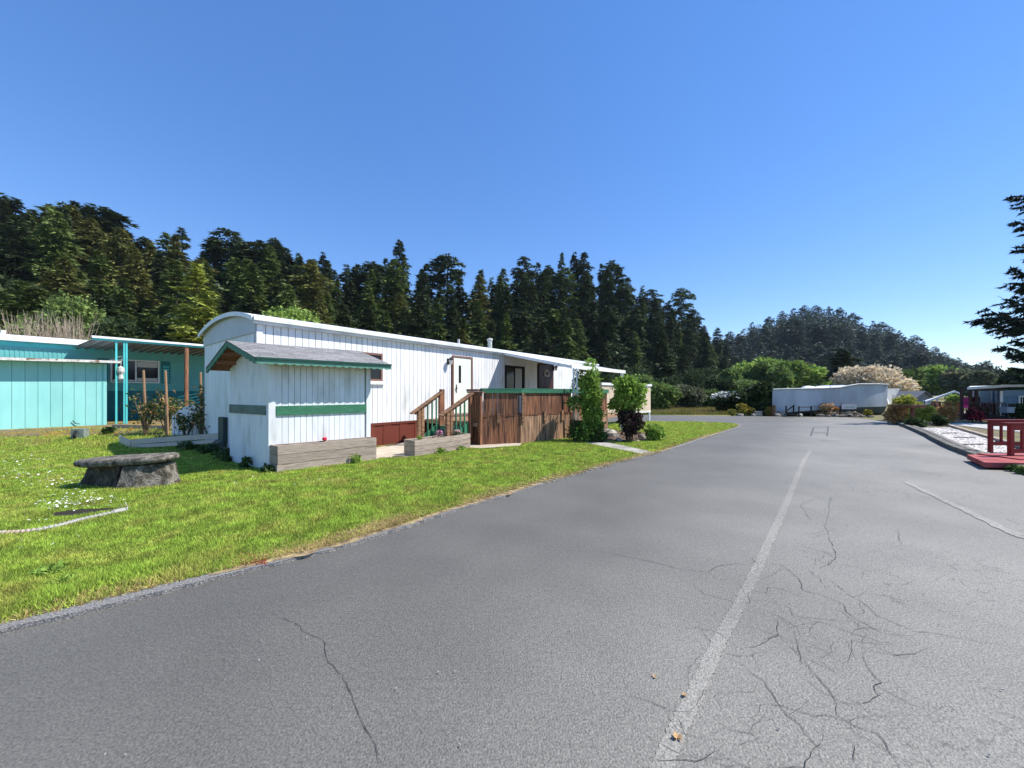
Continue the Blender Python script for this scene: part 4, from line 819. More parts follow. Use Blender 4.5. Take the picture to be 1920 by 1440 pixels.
one('band', S, -.034, -.0125, .10, SW-.02, zb0+.01, zb1+.01, M('dull_green', (.12, .17, .14), .7, .2, 6), shed)
one('wall', S, SL-.03, SL, .05, SW, 0, 2.2, shedw, shed); one('wall', S, .03, SL-.03, SW-.03, SW, 0, 2.1, shedw, shed)
SA0, SA1 = -.375, 2.28
def roof_slab(w0, z0, w1, z1, nm, rows, mat):
    b = MB(); b.hexa([S.pt(SA0+.02, w0, z0-.035), S.pt(SA1-.02, w0, z0-.035), S.pt(SA1-.02, w1, z1-.035), S.pt(SA0+.02, w1, z1-.035)], [S.pt(SA0+.02, w0, z0-.012), S.pt(SA1-.02, w0, z0-.012), S.pt(SA1-.02, w1, z1-.012), S.pt(SA0+.02, w1, z1-.012)]); b.build('roof_deck', M(nm, (.24, .10, .055), .8, .3, 3, H_), shed)
    rg = random.Random(2)
    for r in range(rows):                    # shingle courses, every tab a piece
        u0, u1 = r/rows, (r+1)/rows+.06; a = SA0-.03-rg.uniform(0, .2)
        while a < SA1+.03:
            wd = .305; a0, a1 = max(SA0-.03, a+.003), min(SA1+.03, a+wd-.003)
            if a1-a0 > .03:
                ww = lambda u: w0+(w1-w0)*min(u, 1.0); zz = lambda u: z0+(z1-z0)*min(u, 1.0)
                t0, t1 = .013, .004
                q = [S.pt(a0, ww(u0)-.0, zz(u0)+t0-.008), S.pt(a1, ww(u0), zz(u0)+t0-.008), S.pt(a1, ww(u1), zz(u1)+t1-.008), S.pt(a0, ww(u1), zz(u1)+t1-.008)]
                MB().hexa(q, [p+Vector((0, 0, .008+rg.uniform(0, .003))) for p in q]).build('shingle', shing, shed)
            a += wd
roof_slab(-.40, 2.27, .83, 2.675, 'soffit_wood', 9, shing); roof_slab(1.93, 2.14, .83, 2.675, 'soffit_wood_back', 8, shing)
def scallop(p0, p1, depth, n, thick, nm, mat, top=.03):
    p0, p1 = Vector(p0), Vector(p1); o = [p0+Vector((0, 0, top)), p1+Vector((0, 0, top))]
    for i in range(n*5, -1, -1): u = i/(n*5); o.append(p0.lerp(p1, u)-Vector((0, 0, depth*(.72+.28*abs(math.sin(u*n*math.pi))))))
    return MB().ext(o, thick).build(nm, mat, shed)
e = -S.g*.02
scallop(S.pt(SA0, -.40, 2.255), S.pt(SA1, -.40, 2.255), .105, 17, e, 'scalloped_trim', greenl, 0)
MB().bar(S.pt(SA0-.02, -.425, 2.268), S.pt(SA1+.02, -.425, 2.268), .05, .035).build('drip_edge', M('dark_green', (.02, .07, .055), .5, .1), shed)
scallop(S.pt(SA0, -.42, 2.25), S.pt(SA0, .83, 2.66), .115, 8, -S.t*.022, 'rake_board', green, .0); scallop(S.pt(SA0, 1.93, 2.13), S.pt(SA0, .83, 2.66), .115, 7, -S.t*.022, 'rake_board', green, .0)
scallop(S.pt(SA1, -.42, 2.25), S.pt(SA1, .83, 2.66), .11, 8, S.t*.022, 'rake_board', green, .0)
for w_, z_ in ((1.15, 2.44), (1.5, 2.27), (.83, 2.57), (.45, 2.45)): MB().bar(S.pt(SA0+.02, w_, z_), S.pt(.1, w_, z_), .07, .09).build('rafter', M('rafter_wood', (.28, .13, .08), .8, .2), shed)
# planters
def planter(fr, a0, a1, b0, b1, zt, n, label, over=.0):
    p = empty('planter_box', fr.pt(a0, b0, 0), label, 'planter'); h = zt/n
    for i in range(n):
        z0, z1 = i*h+.004, (i+1)*h-.004; j = random.uniform(-.006, .006)
        piece('plank', fr, a0+j, a1+over*(i == n-1), b0, b0+.038, z0, z1, grayw, p); piece('plank', fr, a0+.0, a0+.038, b0+.04, b1, z0, z1, grayw, p); piece('plank', fr, a1-.038, a1, b0+.04, b1, z0, z1, grayw, p); piece('plank', fr, a0+.04, a1-.04, b1-.038, b1, z0, z1, grayw, p)
    one('soil', fr, a0+.04, a1-.04, b0+.04, b1-.04, zt-.10, zt-.05, soil, p); return p
planter(S, .0, 2.0, -.33, -.022, .56, 3, 'weathered plank planter box against the front of the small white shed')
p2 = PG(777.7, 859.6); p2b = PG(882, 841.6); t2 = (p2b-p2); L2_ = t2.length; t2 /= L2_; Pf = Fr(p2, t2, (-t2.y, t2.x))
planter(Pf, 0, L2_, 0, .42, .44, 3, 'long weathered planter box with pink flowers in front of the green steps')
def plantlet(name, P_, r, h, mat, n, label, cat, ls=.03, extra=None, nl=4, group=None, zb=0):
    root = empty(name, P_, label, cat, group); link('foliage', foliage_mesh('foliage', mat, lobes(r*2, h, nl, int(P_[0]*50+P_[1]*77), zb), n, ls, int(abs(P_[0])*100+n), .5), root)
    if extra: link(extra[0], foliage_mesh(extra[0], extra[1], lobes(r*1.8, h*1.05, nl, 3, h*.35), extra[2], extra[3], 5, .9), root)
    return root
def onP(a, b, z): return Pf.pt(a, b, z)
plantlet('flower_clump', onP(.98, .2, .39), .13, .19, bl_shrubd, 220, 'purple-pink flower clump, left of two in the planter before the steps', 'flowers', .035, ('petals', pinkf, 260, .035))
plantlet('flower_clump', onP(1.62, .2, .39), .17, .16, bl_shrubd, 240, 'pale pink flower clump, right of two in the planter before the steps', 'flowers', .035, ('petals', M('pale_pink', (.62, .38, .42), .7, .2), 240, .035))
plantlet('weed_tuft', onP(.35, .25, .38), .10, .12, bl_shrub, 160, 'small green tuft at the left end of the planter before the steps', 'plant', .04)
plantlet('weed_tuft', onP(.75, -.12, .0), .16, .18, bl_shrub, 260, 'leafy weed growing at the foot of the planter before the steps', 'plant', .05)
plantlet('weed_tuft', onP(1.5, -.1, .0), .14, .15, bl_shrub, 220, 'second leafy weed by the right foot of the planter before the steps', 'plant', .05)
MB_ = MB().lathe(S.pt(.98, -.12, .50), [(.02, .06), (.05, .09), (.045, .13), (.01, .14)], 10); r_ = empty('red_flower', S.pt(.98, -.12, .5), 'single red flower at the shed planter edge', 'flower'); MB_.build('petals', redf, r_); MB().tube([S.pt(.98, -.12, .45), S.pt(.98, -.12, .57)], .006, 5).build('stem', bl_shrub, r_)
plantlet('weed_tuft', S.pt(1.45, -.43, 0), .16, .26, bl_shrub, 240, 'spindly weed in front of the shed planter, right half', 'plant', .05)
plantlet('weed_tuft', S.pt(-.06, -.16, 0), .15, .16, bl_shrubd, 300, 'dark grass tuft at the front corner of the shed', 'plant', .06)
plantlet('weed_tuft', S.pt(-.1, .7, 0), .13, .25, bl_shrubd, 220, 'dark weed against the side wall of the shed', 'plant', .06)
plantlet('weed_tuft', PG(428, 870), .14, .18, bl_shrubd, 220, 'dark weed at the back corner of the shed', 'plant', .06)
plantlet('weed_tuft', T.pt(2.2, -.15, .05), .08, .10, bl_shrub, 100, 'small green plant at the base of the dark red skirting', 'plant', .03)
q_ = PG(748, 861); tag(MB().bar((q_.x-.15, q_.y-.02, .07), (q_.x+.12, q_.y+.05, .08), .05, .03).build('scrap_board', grayw), 'short pale scrap of wood lying on the slab left of the planter', 'scrap wood')

# ---------------- turquoise house, awning and shed ----------------
O2 = Vector((-16.9, 16.3, 0)); T2 = Fr(O2, tuple(T.t[:2]), tuple(T.g[:2])); ZG = .20
th = empty('turquoise_house', T2.pt(0, 3.5, ZG), 'long turquoise mobile home with white roof edge, behind the turquoise shed', 'mobile home')
def corr(fr, a0, a1, w, z0, z1, period, amp, mat, nm, parent, slope=0):
    b = MB(); n = int((a1-a0)/period*2)
    for i in range(n): x0, x1 = a0+(a1-a0)*i/n, a0+(a1-a0)*(i+1)/n; d = -amp if i % 2 else 0; b.fbox(fr, x0, x1, w+d, w+.03, z0, z1)
    return b.build(nm, mat, parent)
hz = lambda a: 3.60
corr(T2, -9, 12, 3.5, 1.70, 3.84, .13, .014, teald, 'siding', th)
one('skirting', T2, -9, 12, 3.47, 3.53, .1, 1.71, tealk, th); one('wall', T2, -9, -8.95, 3.55, 7.8, .1, 3.82, teald, th)
one('frieze', T2, -9, -.45, 3.465, 3.484, 3.62, 3.84, tealt, th)
b = MB()
for i in range(12):
    a0, a1 = 3.3+i*.4, 3.3+(i+1)*.4; zf = lambda w: 3.88+.22*(1-((w-5.7)/2.4)**2); b.hexa([T2.pt(-9.2, a0, zf(a0)), T2.pt(12.2, a0, zf(a0)), T2.pt(12.2, a1, zf(a1)), T2.pt(-9.2, a1, zf(a1))], [T2.pt(-9.2, a0, zf(a0)+.03), T2.pt(12.2, a0, zf(a0)+.03), T2.pt(12.2, a1, zf(a1)+.03), T2.pt(-9.2, a1, zf(a1)+.03)])
b.build('roof', trimw, th); one('roof_edge', T2, -9.2, -.3, 3.25, 3.36, 3.84, 4.09, trimw, th)
ap = T2.pt(T2.s(2, 4.4), 4.4, 4.08); MB().bar(ap, ap+Vector((.25, -.1, .22)), .12, .10).build('vent', trimw, th)
a0, a1 = T2.s(207, 3.48), T2.s(299, 3.48); z0, z1 = T2.z(718, (a0+a1)/2, 3.48), T2.z(675, (a0+a1)/2, 3.48)
def win(fr, a0, a1, z0, z1, w, t, mat, parent, pm=glass, nm='window'):
    b = MB(); b.fbox(fr, a0, a1, w-.05, w-.016, z1-t, z1).fbox(fr, a0, a1, w-.05, w-.016, z0, z0+t).fbox(fr, a0, a0+t, w-.05, w-.016, z0+t, z1-t).fbox(fr, a1-t, a1, w-.05, w-.016, z0+t, z1-t); f_ = b.build(nm, mat, parent)
    m_ = (a0+a1)/2; one('mullion', fr, m_-.03, m_+.03, w-.045, w-.016, z0+t, z1-t, mat, f_)
    one('pane', fr, a0+t, m_-.03, w-.03, w-.0155, z0+t, z1-t, pm, f_); one('pane', fr, m_+.03, a1-t, w-.03, w-.0155, z0+t, z1-t, pm, f_); return f_
tw = win(T2, a0, a1, z0, z1, 3.5, .06, trimw, th); m_ = (a0+a1)/2
one('blind', T2, m_+.05, a1-.08, 3.462, 3.468, z1-.36, z1-.08, curt, tw); one('curtain', T2, m_+.05, a1-.08, 3.46, 3.4685, z0+.08, z0+.26, curt, tw); one('curtain', T2, a0+.08, m_-.05, 3.46, 3.4685, z0+.08, z0+.16, curt, tw)
for s0 in (a1+.08, a0-.42):
    sh_ = one('shutter', T2, s0, s0+.34, 3.455, 3.4845, z0, z1, tealk, th)
    for k in range(6): one('louvre', T2, s0+.05, s0+.29, 3.44, 3.4545, z0+.08+k*.15, z0+.17+k*.15, tealt, sh_)
# awning
ta = empty('turquoise_awning', T2.pt(0, 0, ZG), 'corrugated metal awning with turquoise front beam over the turquoise house wall', 'awning')
aL = T2.s(176.4, 0); aR = 6.4; n = 44; b = MB(); zf0 = lambda a: 3.66+.03*(a-aL)*0; zbk = 3.72
bL = T2.s(135, 3.44)
for i in range(n):
    u0, u1 = i/n, (i+1)/n; P0 = T2.pt(aL+(aR-aL)*u0, 0, 3.88); P1 = T2.pt(aL+(aR-aL)*u1, 0, 3.88); Q0 = T2.pt(bL+(aR-bL)*u0, 3.42, zbk); Q1 = T2.pt(bL+(aR-bL)*u1, 3.42, zbk); d = Vector((0, 0, .075 if i % 2 else 0)); d1 = Vector((0, 0, 0 if i % 2 else .075)); e2 = Vector((0, 0, .012)); b.hexa([P0+d, P1+d1, Q1+d1, Q0+d], [P0+d+e2, P1+d1+e2, Q1+d1+e2, Q0+d+e2])
b.build('corrugated_roof', galv, ta)
b = MB()
for i in range(26):
    u = (i+.5)/26; b.bar(T2.pt(aL+(aR-aL)*u, .05, 3.86), T2.pt(bL+(aR-bL)*u, 3.40, 3.70), .07, .07)
tag(b.build('shade_ribs', M('rib_shade_gray', (.17, .17, .15), .7, .2), ta), kind='stuff')  # dark bars added to paint the shade between the corrugations
one('front_beam', T2, aL-.05, aR, -.07, -.005, 3.82, 3.92, tealt, ta); one('gutter', T2, aL-.07, aR, -.13, -.071, 3.90, 3.99, trimw, ta)
ps = [T2.s(218, 0), T2.s(234.5, 0)]
one('post', T2, ps[0]-.03, ps[0]+.03, -.04, .04, ZG, 3.82, tealt, ta); one('post', T2, ps[1]-.055, ps[1]-.01, -.05, .05, ZG, 3.82, tealt, ta); one('post', T2, ps[1]+.01, ps[1]+.075, -.05, .05, ZG, 3.82, tealt, ta); one('post_foot', T2, ps[1]-.09, ps[1]+.16, -.09, .09, ZG-.01, ZG+.04, tealt, ta)
for z in (1.0, 2.7):
    pts = [T2.pt(ps[0]+.05, 0, z+.45), T2.pt(ps[0]+.20, 0, z+.52), T2.pt(ps[1]-.1, 0, z+.36), T2.pt(ps[0]+.12, 0, z), T2.pt(ps[0]+.05, 0, z-.2), T2.pt(ps[0]+.2, 0, z-.28), T2.pt(ps[1]-.08, 0, z-.2)]; MB().tube(pts, .014, 5).build('scroll', black if z < 2 else galv, ta)
c = T2.pt((ps[0]+ps[1])/2, -.02, 2.45); b = MB().lathe(c, [(.02, -.32), (.10, -.22), (.07, -.05), (.13, .08), (.11, .25), (.02, .32)], 10); tag(b.build('hanging_lantern', M('pale_metal', (.5, .5, .48), .5, .3, 20)), 'pale ornamental lantern hung between the twin turquoise posts', 'lantern')
bk = empty('mounted_post', T2.pt(T2.s(349.5, 0), 0, ZG), 'rusty brown post holding up the front of the turquoise awning', 'post'); a = T2.s(349.5, -.02)
MB().tube([T2.pt(a, -.02, ZG-.1), T2.pt(a, -.02, 3.80)], .085, 9).build('shaft', rust, bk); one('cap', T2, a-.16, a+.12, -.12, .08, 3.80, 3.819, M('dark_bracket', (.04, .08, .06), .7, .2), bk)
# steps behind the bed
gs = empty('garden_steps', T2.pt(2.0, 2.0, ZG), 'dark turquoise steps with rails under the awning behind the rose bushes', 'steps')
for i in range(6): one('tread', T2, 2.5+i*.26, 2.8+i*.26, 1.9, 3.1, ZG+.17*(i+1)-.04, ZG+.17*(i+1), tealk, gs)
for i in range(5): MB().bar(T2.pt(2.1, 1.9, ZG+.55+i*.16), T2.pt(4.4, 1.9, ZG+1.1+i*.16), .03, .05).build('rail', tealt, gs)
# turquoise shed
ts = empty('turquoise_shed', (-17.1, 15.7, ZG), 'turquoise plank-sided shed with a flat white-edged roof at the left edge', 'shed')
a37 = math.radians(36.5); T3 = Fr((-17.1, 15.7), (math.sin(a37), math.cos(a37)), (-math.cos(a37), math.sin(a37)))
sR = T3.s(200.5); a = sR; k = 0
one('wall', T3, -7, sR, .02, .05, ZG-.1, 2.9, M('teal_groove', (.05, .25, .27), .8, 0), ts)
while a > -7: wd = .30; piece('siding_plank', T3, a-wd+.005, a-.005, 0, .02, ZG-.02, 2.83, teal, ts); a -= wd
one('corner_board', T3, sR-.14, sR-.10, -.012, -.001, ZG, 2.82, teald, ts); one('wall', T3, sR-.02, sR, .05, 2.6, ZG, 2.83, teald, ts)
b = MB(); b.hexa([T3.pt(-7, -.42, 2.74), T3.pt(sR+.33, -.42, 2.92), T3.pt(sR+.33, 2.8, 3.02), T3.pt(-7, 2.8, 3.0)], [T3.pt(-7, -.42, 2.77), T3.pt(sR+.33, -.42, 2.95), T3.pt(sR+.33, 2.8, 3.05), T3.pt(-7, 2.8, 3.03)]); b.build('roof', trimw, ts)
MB().bar(T3.pt(-7, -.45, 2.72), T3.pt(sR+.36, -.45, 2.91), .05, .10).build('roof_edge', M('worn_white', (.62, .6, .55), .8, .25, 8, col2=(.25, .16, .1), c2s=6, lo=.55, hi=.62), ts)
MB().tube([T3.pt(-.9, -.05, ZG+.3), T3.pt(-.82, -.05, ZG+.18), T3.pt(-.7, -.07, ZG+.15)], .015, 5).build('tap', black, ts)
# garden: boxed bed, stakes, roses, arch panel
bb = empty('garden_bed', (-10.7, 10.4, 0), 'long pale timber garden bed edging between the stone bench and the shed', 'garden bed')
gA, gB = Vector((-10.75, 10.55, .04)), Vector((-7.5, 10.15, .27)); dd = (gB-gA); up = Vector((0, 0, 1))
def slab(p, q, h, th, nm, m=grayw): d = (q-p).normalized(); nn = Vector((-d.y, d.x, 0))*th; return MB().hexa([p, q, q+nn, p+nn], [p+up*h, q+up*h, q+nn+up*h, p+nn+up*h]).build(nm, m, bb)
palew = M('pale_board', (.58, .51, .42), .85, .15, 3, H_, orand=.1)
slab(gA, gB, .10, .05, 'plank', palew); slab(gA+up*.11, gB+up*.135, .14, .05, 'plank', palew); gC = Vector((-11.9, 11.3, .1)); slab(gC, gA+Vector((-.05, 0, .0)), .2, .05, 'plank', palew)
ab = empty('garden_bed', PG(240, 806, .2), 'weathered board edging along the foot of the turquoise awning posts', 'garden bed'); q0, q1 = PD(212, 800, 14.3), PD(318, 802, 13.6); MB().bar(q0, q1, .06, .16).build('plank', grayw, ab)
STK = [(270, 695, 815, 'first wooden stake from the left in the rose bed'), (311, 695, 817, 'second wooden stake from the left, before the arched white panel'), (377, 699, 812, 'wooden stake nearest the end wall of the white mobile home')]
for px, pt_, pb, lb in STK:
    q = PG(px+3, pb, .2) if px < 350 else PG(px, pb+8, .15); top = PD(px-1, pt_, q.y); r = empty('garden_stake', q, lb, 'stake'); MB().tube([q-up*.1, q.lerp(top, .5)+Vector((.01, 0, 0)), top], [.042, .038, .034], 8).build('shaft', stakew, r); MB().lathe(top, [(.035, -.01), (.03, .012), (.001, .016)], 8).build('tip', grayw, r)
q = PG(352, 812, .2); r = empty('arched_fence', q, 'low white arched panel standing in the rose bed beside the mobile home', 'panel')
X0, X1, Yp = (322-960)/F*12.3, (386-960)/F*12.3, 12.3; o = [Vector((X0, Yp, .1)), Vector((X1, Yp, .1))]
for i in range(11): u = i/10; o.append(Vector((X1+(X0-X1)*u, Yp, EYE+(HY-758)*Yp/F-.42*(u**3.2))))
MB().ext(o, (0, .04, 0)).build('board', white, r)
for i in range(7): x = X0+.08+i*.15; one('groove', WORLD, x, x+.012, Yp-.006, Yp-.001, .12, .9, dark_wallm, r)
def rose(px, pyt, pyb, Y, wd, seed, label, n=260):
    g = random.Random(seed); X = (px-960)/F*Y; z0 = float(gz(X, Y)); h = EYE+(HY-pyt)*Y/F-z0; root = empty('rose_bush', (X, Y, z0), label, 'rose bush'); b = MB(); tips = []
    for i in range(9):
        a = g.uniform(0, 6.28); r = wd*g.uniform(.25, .5); p0 = Vector((X, Y, z0)); p1 = p0+Vector((math.cos(a)*r*.5, math.sin(a)*r*.4, h*.5*g.uniform(.7, 1.1))); p2 = p0+Vector((math.cos(a)*r, math.sin(a)*r*.7, h*g.uniform(.6, 1.0))); b.tube([p0, p1, p2], [.022, .014, .006], 5); tips += [p1, p2, p1.lerp(p2, .5)]
    b.build('stems', M('rose_stem', (.16, .12, .06), .8, .2), root); C = np.array([list(tips[g.randrange(len(tips))]+Vector((g.gauss(0, wd*.10), g.gauss(0, wd*.08), g.gauss(0, h*.09)))) for _ in range(n)])-np.array([X, Y, z0])
    for nm, mt, k0, k1 in (('leaves', bl_shrubd, 0, int(n*.75)), ('young_leaves', bl_orange, int(n*.75), n)):
        Cc = C[k0:k1]; m = len(Cc); A = norm(RNG.normal(0, 1, (m, 3))); B = norm(np.cross(A, RNG.normal(0, 1, (m, 3)))); V, Fc = tris(Cc, A, B, RNG.uniform(.07, .13, m), RNG.uniform(.05, .09, m)); link(nm, npmesh(nm, V, Fc, mt), root)
rose(272, 735, 808, 12.3, 1.1, 1, 'rose bush on the leftmost garden stake', 330); rose(312, 738, 808, 12.6, 1.1, 2, 'rose bush on the second stake, with reddish young leaves', 330); rose(340, 745, 812, 13.4, 1.2, 3, 'rose bush around the rusty awning post', 300); rose(376, 728, 815, 11.9, .9, 4, 'rose bush in front of the end wall of the white home', 380); rose(348, 770, 815, 11.9, 1.0, 6, 'low rose bush in front of the arched white panel', 300); rose(395, 762, 815, 11.2, .8, 8, 'low leafy rose right of the arched white panel', 260)
for px, py, s_ in ((231, 826, .05), (246, 817, .045), (217, 822, .03)):
    q = PG(px, py, .15); q.z = float(gz(q.x, q.y))+.14; r = empty('poppy', q, {231: 'orange poppy at the left corner of the timber bed', 246: 'orange poppy behind the left end of the timber bed', 217: 'smallest orange poppy beside the timber bed corner'}[px], 'flower'); MB().lathe(q, [(.01, -s_*.5), (s_, 0), (s_*.9, s_*.5), (.01, .01)], 7).build('petals', orangef, r); MB().tube([q-up*.14, q], .005, 4).build('stem', bl_shrub, r)
for px, py, wd, lb in ((300, 838, .5, 'leafy weeds at the foot of the timber bed, left part'), (350, 846, .6, 'dark broad weeds below the middle of the timber bed'), (395, 852, .7, 'dark white-flecked weeds beside the shed corner'), (418, 862, .6, 'weeds in the shade against the shed side wall'), (205, 826, .4, 'dark low plant at the left end of the timber bed')):
    q = PG(px, py); q.z = float(gz(q.x, q.y)); plantlet('weed_clump', q, wd*.5, .22, bl_shrubd, 500, lb, 'plant', .07, ('white_bits', whitef, 40, .02) if px > 340 else None)
q = PG(414, 848); tag(MB().lathe(q, [(.05, -.05), (.30, .0), (.28, .2), (.12, .34), (.01, .36)], 9, 1, .7, .4).build('boulder', stone), 'brown boulder under the right end of the timber bed', 'boulder')
q = PG(150, 822, .15); z_ = float(gz(q.x, q.y)); r = empty('meter_stump', (q.x, q.y, z_), 'short gray-green utility stump in the moss before the turquoise shed', 'utility box'); MB().box((q.x, q.y, z_+.14), (.32, .22, .34), .3).build('case', M('case_gray', (.20, .24, .20), .8, .3, 10), r); MB().tube([(q.x+.02, q.y-.13, z_+.25), (q.x+.05, q.y-.2, z_+.12), (q.x+.02, q.y-.16, z_)], .035, 6).build('pipe', black, r)
# ---------------- stone bench, hose ----------------
bench = empty('stone_bench', PG(225, 905), 'low weathered stone bench with a rounded slab on a flared pedestal, on the lawn', 'bench')
bc = PG(229, 917); bx, by = bc.x, bc.y+.12
rb_ = random.Random(4)
def slabmesh(cx, cy, z0, z1, rx, ry, rz, n=28, jit=.012):
    b = MB(); prof = [(.90, z0), (.985, z0+(z1-z0)*.25), (1.0, z0+(z1-z0)*.6), (.975, z1-.01), (.93, z1)]; n0 = 0; off_ = [rb_.uniform(-jit, jit) for _ in range(n)]
    for k, z in prof:
        for j in range(n):
            a = 2*math.pi*j/n; c, s = math.cos(a), math.sin(a); p = 3.0; r = (abs(c)**p+abs(s)**p)**(-1/p); x, y = rx*(k+off_[j])*r*c, ry*(k+off_[j])*r*s; tl = .035*x/rx
            b.v.append(Vector((cx+x*math.cos(rz)-y*math.sin(rz), cy+x*math.sin(rz)+y*math.cos(rz), z+tl+rb_.uniform(-.004, .004))))
    for i in range(len(prof)-1):
        for j in range(n): b.f.append([i*n+j, i*n+(j+1) % n, (i+1)*n+(j+1) % n, (i+1)*n+j])
    b.f += [list(range(n))[::-1], [(len(prof)-1)*n+j for j in range(n)]]; return b
slabmesh(bx, by, .41,   .525, .74, .32, .06, 40, .022).build('slab', stone, bench, True)
def frustum(pts0, pts1, z0, z1, name, mat):
    n = len(pts0); b = MB(); m_ = [((p[0]*.42+q[0]*.58), (p[1]*.42+q[1]*.58)) for p, q in zip(pts0, pts1)]; zz = (z0+z1)*.5
    b.v = [Vector((*p, z0)) for p in pts0]+[Vector((*p, zz)) for p in m_]+[Vector((*p, z1)) for p in pts1]
    b.f = [[r*n+i, r*n+(i+1) % n, (r+1)*n+(i+1) % n, (r+1)*n+i] for r in range(2) for i in range(n)]+[list(range(n))[::-1], list(range(2*n, 3*n))]; return b.build(name, mat, bench)
lo_ = [(bx-.90, by-.02), (bx+.16, by-.44), (bx+.42, by-.32), (bx+.72, by-.05), (bx+.74, by+.2), (bx+.2, by+.40), (bx-.75, by+.30)]
hi_ = [(bx-.68, by-.06), (bx+.12, by-.30), (bx+.38, by-.26), (bx+.66, by-.06), (bx+.68, by+.16), (bx+.2, by+.26), (bx-.6, by+.2)]
dstone = M('shaded_stone', (.085, .07, .052), .95, .5, 14, bump=1, bs=30, col2=(.03, .025, .018), c2s=5)  # dark stone puts shade into the colour of the bench's left side
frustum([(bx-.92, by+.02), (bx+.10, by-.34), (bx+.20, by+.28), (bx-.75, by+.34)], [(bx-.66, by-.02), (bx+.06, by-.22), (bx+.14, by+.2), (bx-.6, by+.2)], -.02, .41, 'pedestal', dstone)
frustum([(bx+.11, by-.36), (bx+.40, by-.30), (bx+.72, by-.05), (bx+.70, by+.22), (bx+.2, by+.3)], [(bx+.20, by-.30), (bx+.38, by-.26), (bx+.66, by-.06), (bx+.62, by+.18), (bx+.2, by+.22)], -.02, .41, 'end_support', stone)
hp = [PG(*p, .06) for p in [(-60, 1003), (0, 1000), (35, 998), (70, 994), (110, 986), (150, 975), (190, 966), (232, 957)]]
hs = []
for a, b in zip(hp, hp[1:]):
    k = int((b-a).length/.0055)
    for i in range(k): hs.append(a.lerp(b, i/k))
hr = [.024+.006*math.sin(i*math.pi*.28) for i in range(len(hs))]
hose = empty('ribbed_hose', hp[-1], 'pale ribbed flexible hose lying in the grass at the left edge', 'hose')
MB().tube(hs, hr, 9).build('ribbed_tube', hosem, hose)
e0 = hp[-1]; MB().tube([e0-(hp[-1]-hp[-2]).normalized()*.10, e0+(hp[-1]-hp[-2]).normalized()*.03], .036, 10).build('end_cuff', hosem, hose)
c_ = [e0+Vector((-.06, 0, .03)), e0+Vector((.0, .02, .10)), e0+Vector((.06, 0, .03))]; MB().tube(c_, .004, 5).build('wire_clip', galv, hose)
for px, py, r, hh, lb in ((92, 1083, .16, .09, 'leafy dandelion-like weed near the kerb, lower left'), (118, 1098, .13, .07, 'broad-leaved weed just right of the larger one near the kerb'), (1000, 868, .12, .06, 'faint leafy weed in the lawn below the deck')):
    plantlet('weed_clump', PG(px, py), r, hh, bl_shrub, 260, lb, 'plant', .045)
for px, py, s_ in ((1270, 1383, .022), (1283, 1303, .014), (1227, 1268, .013)):
    q = PG(px, py, .008); b = MB(); gq = random.Random(px)
    for i in range(9):
        a = gq.uniform(0, 6.28); e = Vector((math.cos(a), math.sin(a), gq.uniform(.1, .6)))*s_; n_ = Vector((-e.y, e.x, 0))*.35; b.poly([q, q+e*.6+n_, q+e, q+e*.6-n_])
    tag(b.build('dry_leaf', M('dry_leaf', (.42, .26, .12), .8, .2, 30)), {1270: 'crumpled tan dry leaf on the seam in the road, nearest the camera', 1283: 'small tan dry bit beside the road seam', 1227: 'faint reddish dry bit left of the road seam'}[px], 'leaf')

# ---------------- shrubs and rocks at the end of the deck ----------------
def shrub(name, px, pyt, pyb, wpx, mat, label, n, ls, nl=10, zlo=0.0, extra=None, cat='shrub', inner=.5, dpt=1.0, stems=True):
    q = PG(px, pyb); Y = q.y; h = EYE+(HY-pyt)*Y/F; w_ = wpx/F*Y; root = empty(name, q, label, cat)
    link('foliage', foliage_mesh('foliage', mat, lobes(w_, h, nl, int(px), zlo*h, dpt=dpt), n, ls, int(px), inner), root)
    if stems:
        b = MB(); gq = random.Random(int(px))
        for i in range(7): a = gq.uniform(0, 6.28); b.tube([q+Vector((math.cos(a)*.05, math.sin(a)*.05, -.02)), q+Vector((math.cos(a)*w_*.12, math.sin(a)*w_*.12, h*.5)), q+Vector((math.cos(a)*w_*.3, math.sin(a)*w_*.3, h*.9))], [.022, .014, .005], 5)
        b.build('stems', bark, root)
    if extra: link(extra[0], foliage_mesh(extra[0], extra[1], lobes(w_, h, nl, int(px), zlo*h, dpt=dpt), extra[2], ls, 4, .95), root)
    return root
vq = PG(1108, 829); vr = empty('climbing_vine', vq, 'tall leafy climbing vine column at the corner of the boarded deck', 'vine')
vh = EYE+(737-712)*vq.y/F; vl = []
gv = random.Random(6)
for i in range(17): z = vh*(i+.5)/17; vl.append(((gv.uniform(-.16, .16), gv.uniform(-.1, .1), z), (gv.uniform(.2, .34), gv.uniform(.2, .3), gv.uniform(.15, .24))))
vl += [((-.05, 0, vh*.99), (.13, .13, .3)), ((-.48, .05, vh*.62), (.28, .2, .2)), ((-.30, -.05, .3), (.3, .3, .3)), ((.1, .1, vh*.97), (.10, .1, .18))]
link('foliage', foliage_mesh('foliage', bl_shrub, vl, 5200, .105, 3, .55), vr); MB().tube([vq, vq+Vector((.05, 0, vh*.5)), vq+Vector((-.03, 0, vh*1.1))], [.05, .04, .01], 6).build('stem', bark, vr); link('shaded_leaves', foliage_mesh('shaded_leaves', bl_shrubd, vl[-4:-1]+vl[:6], 1500, .10, 8, .5), vr)
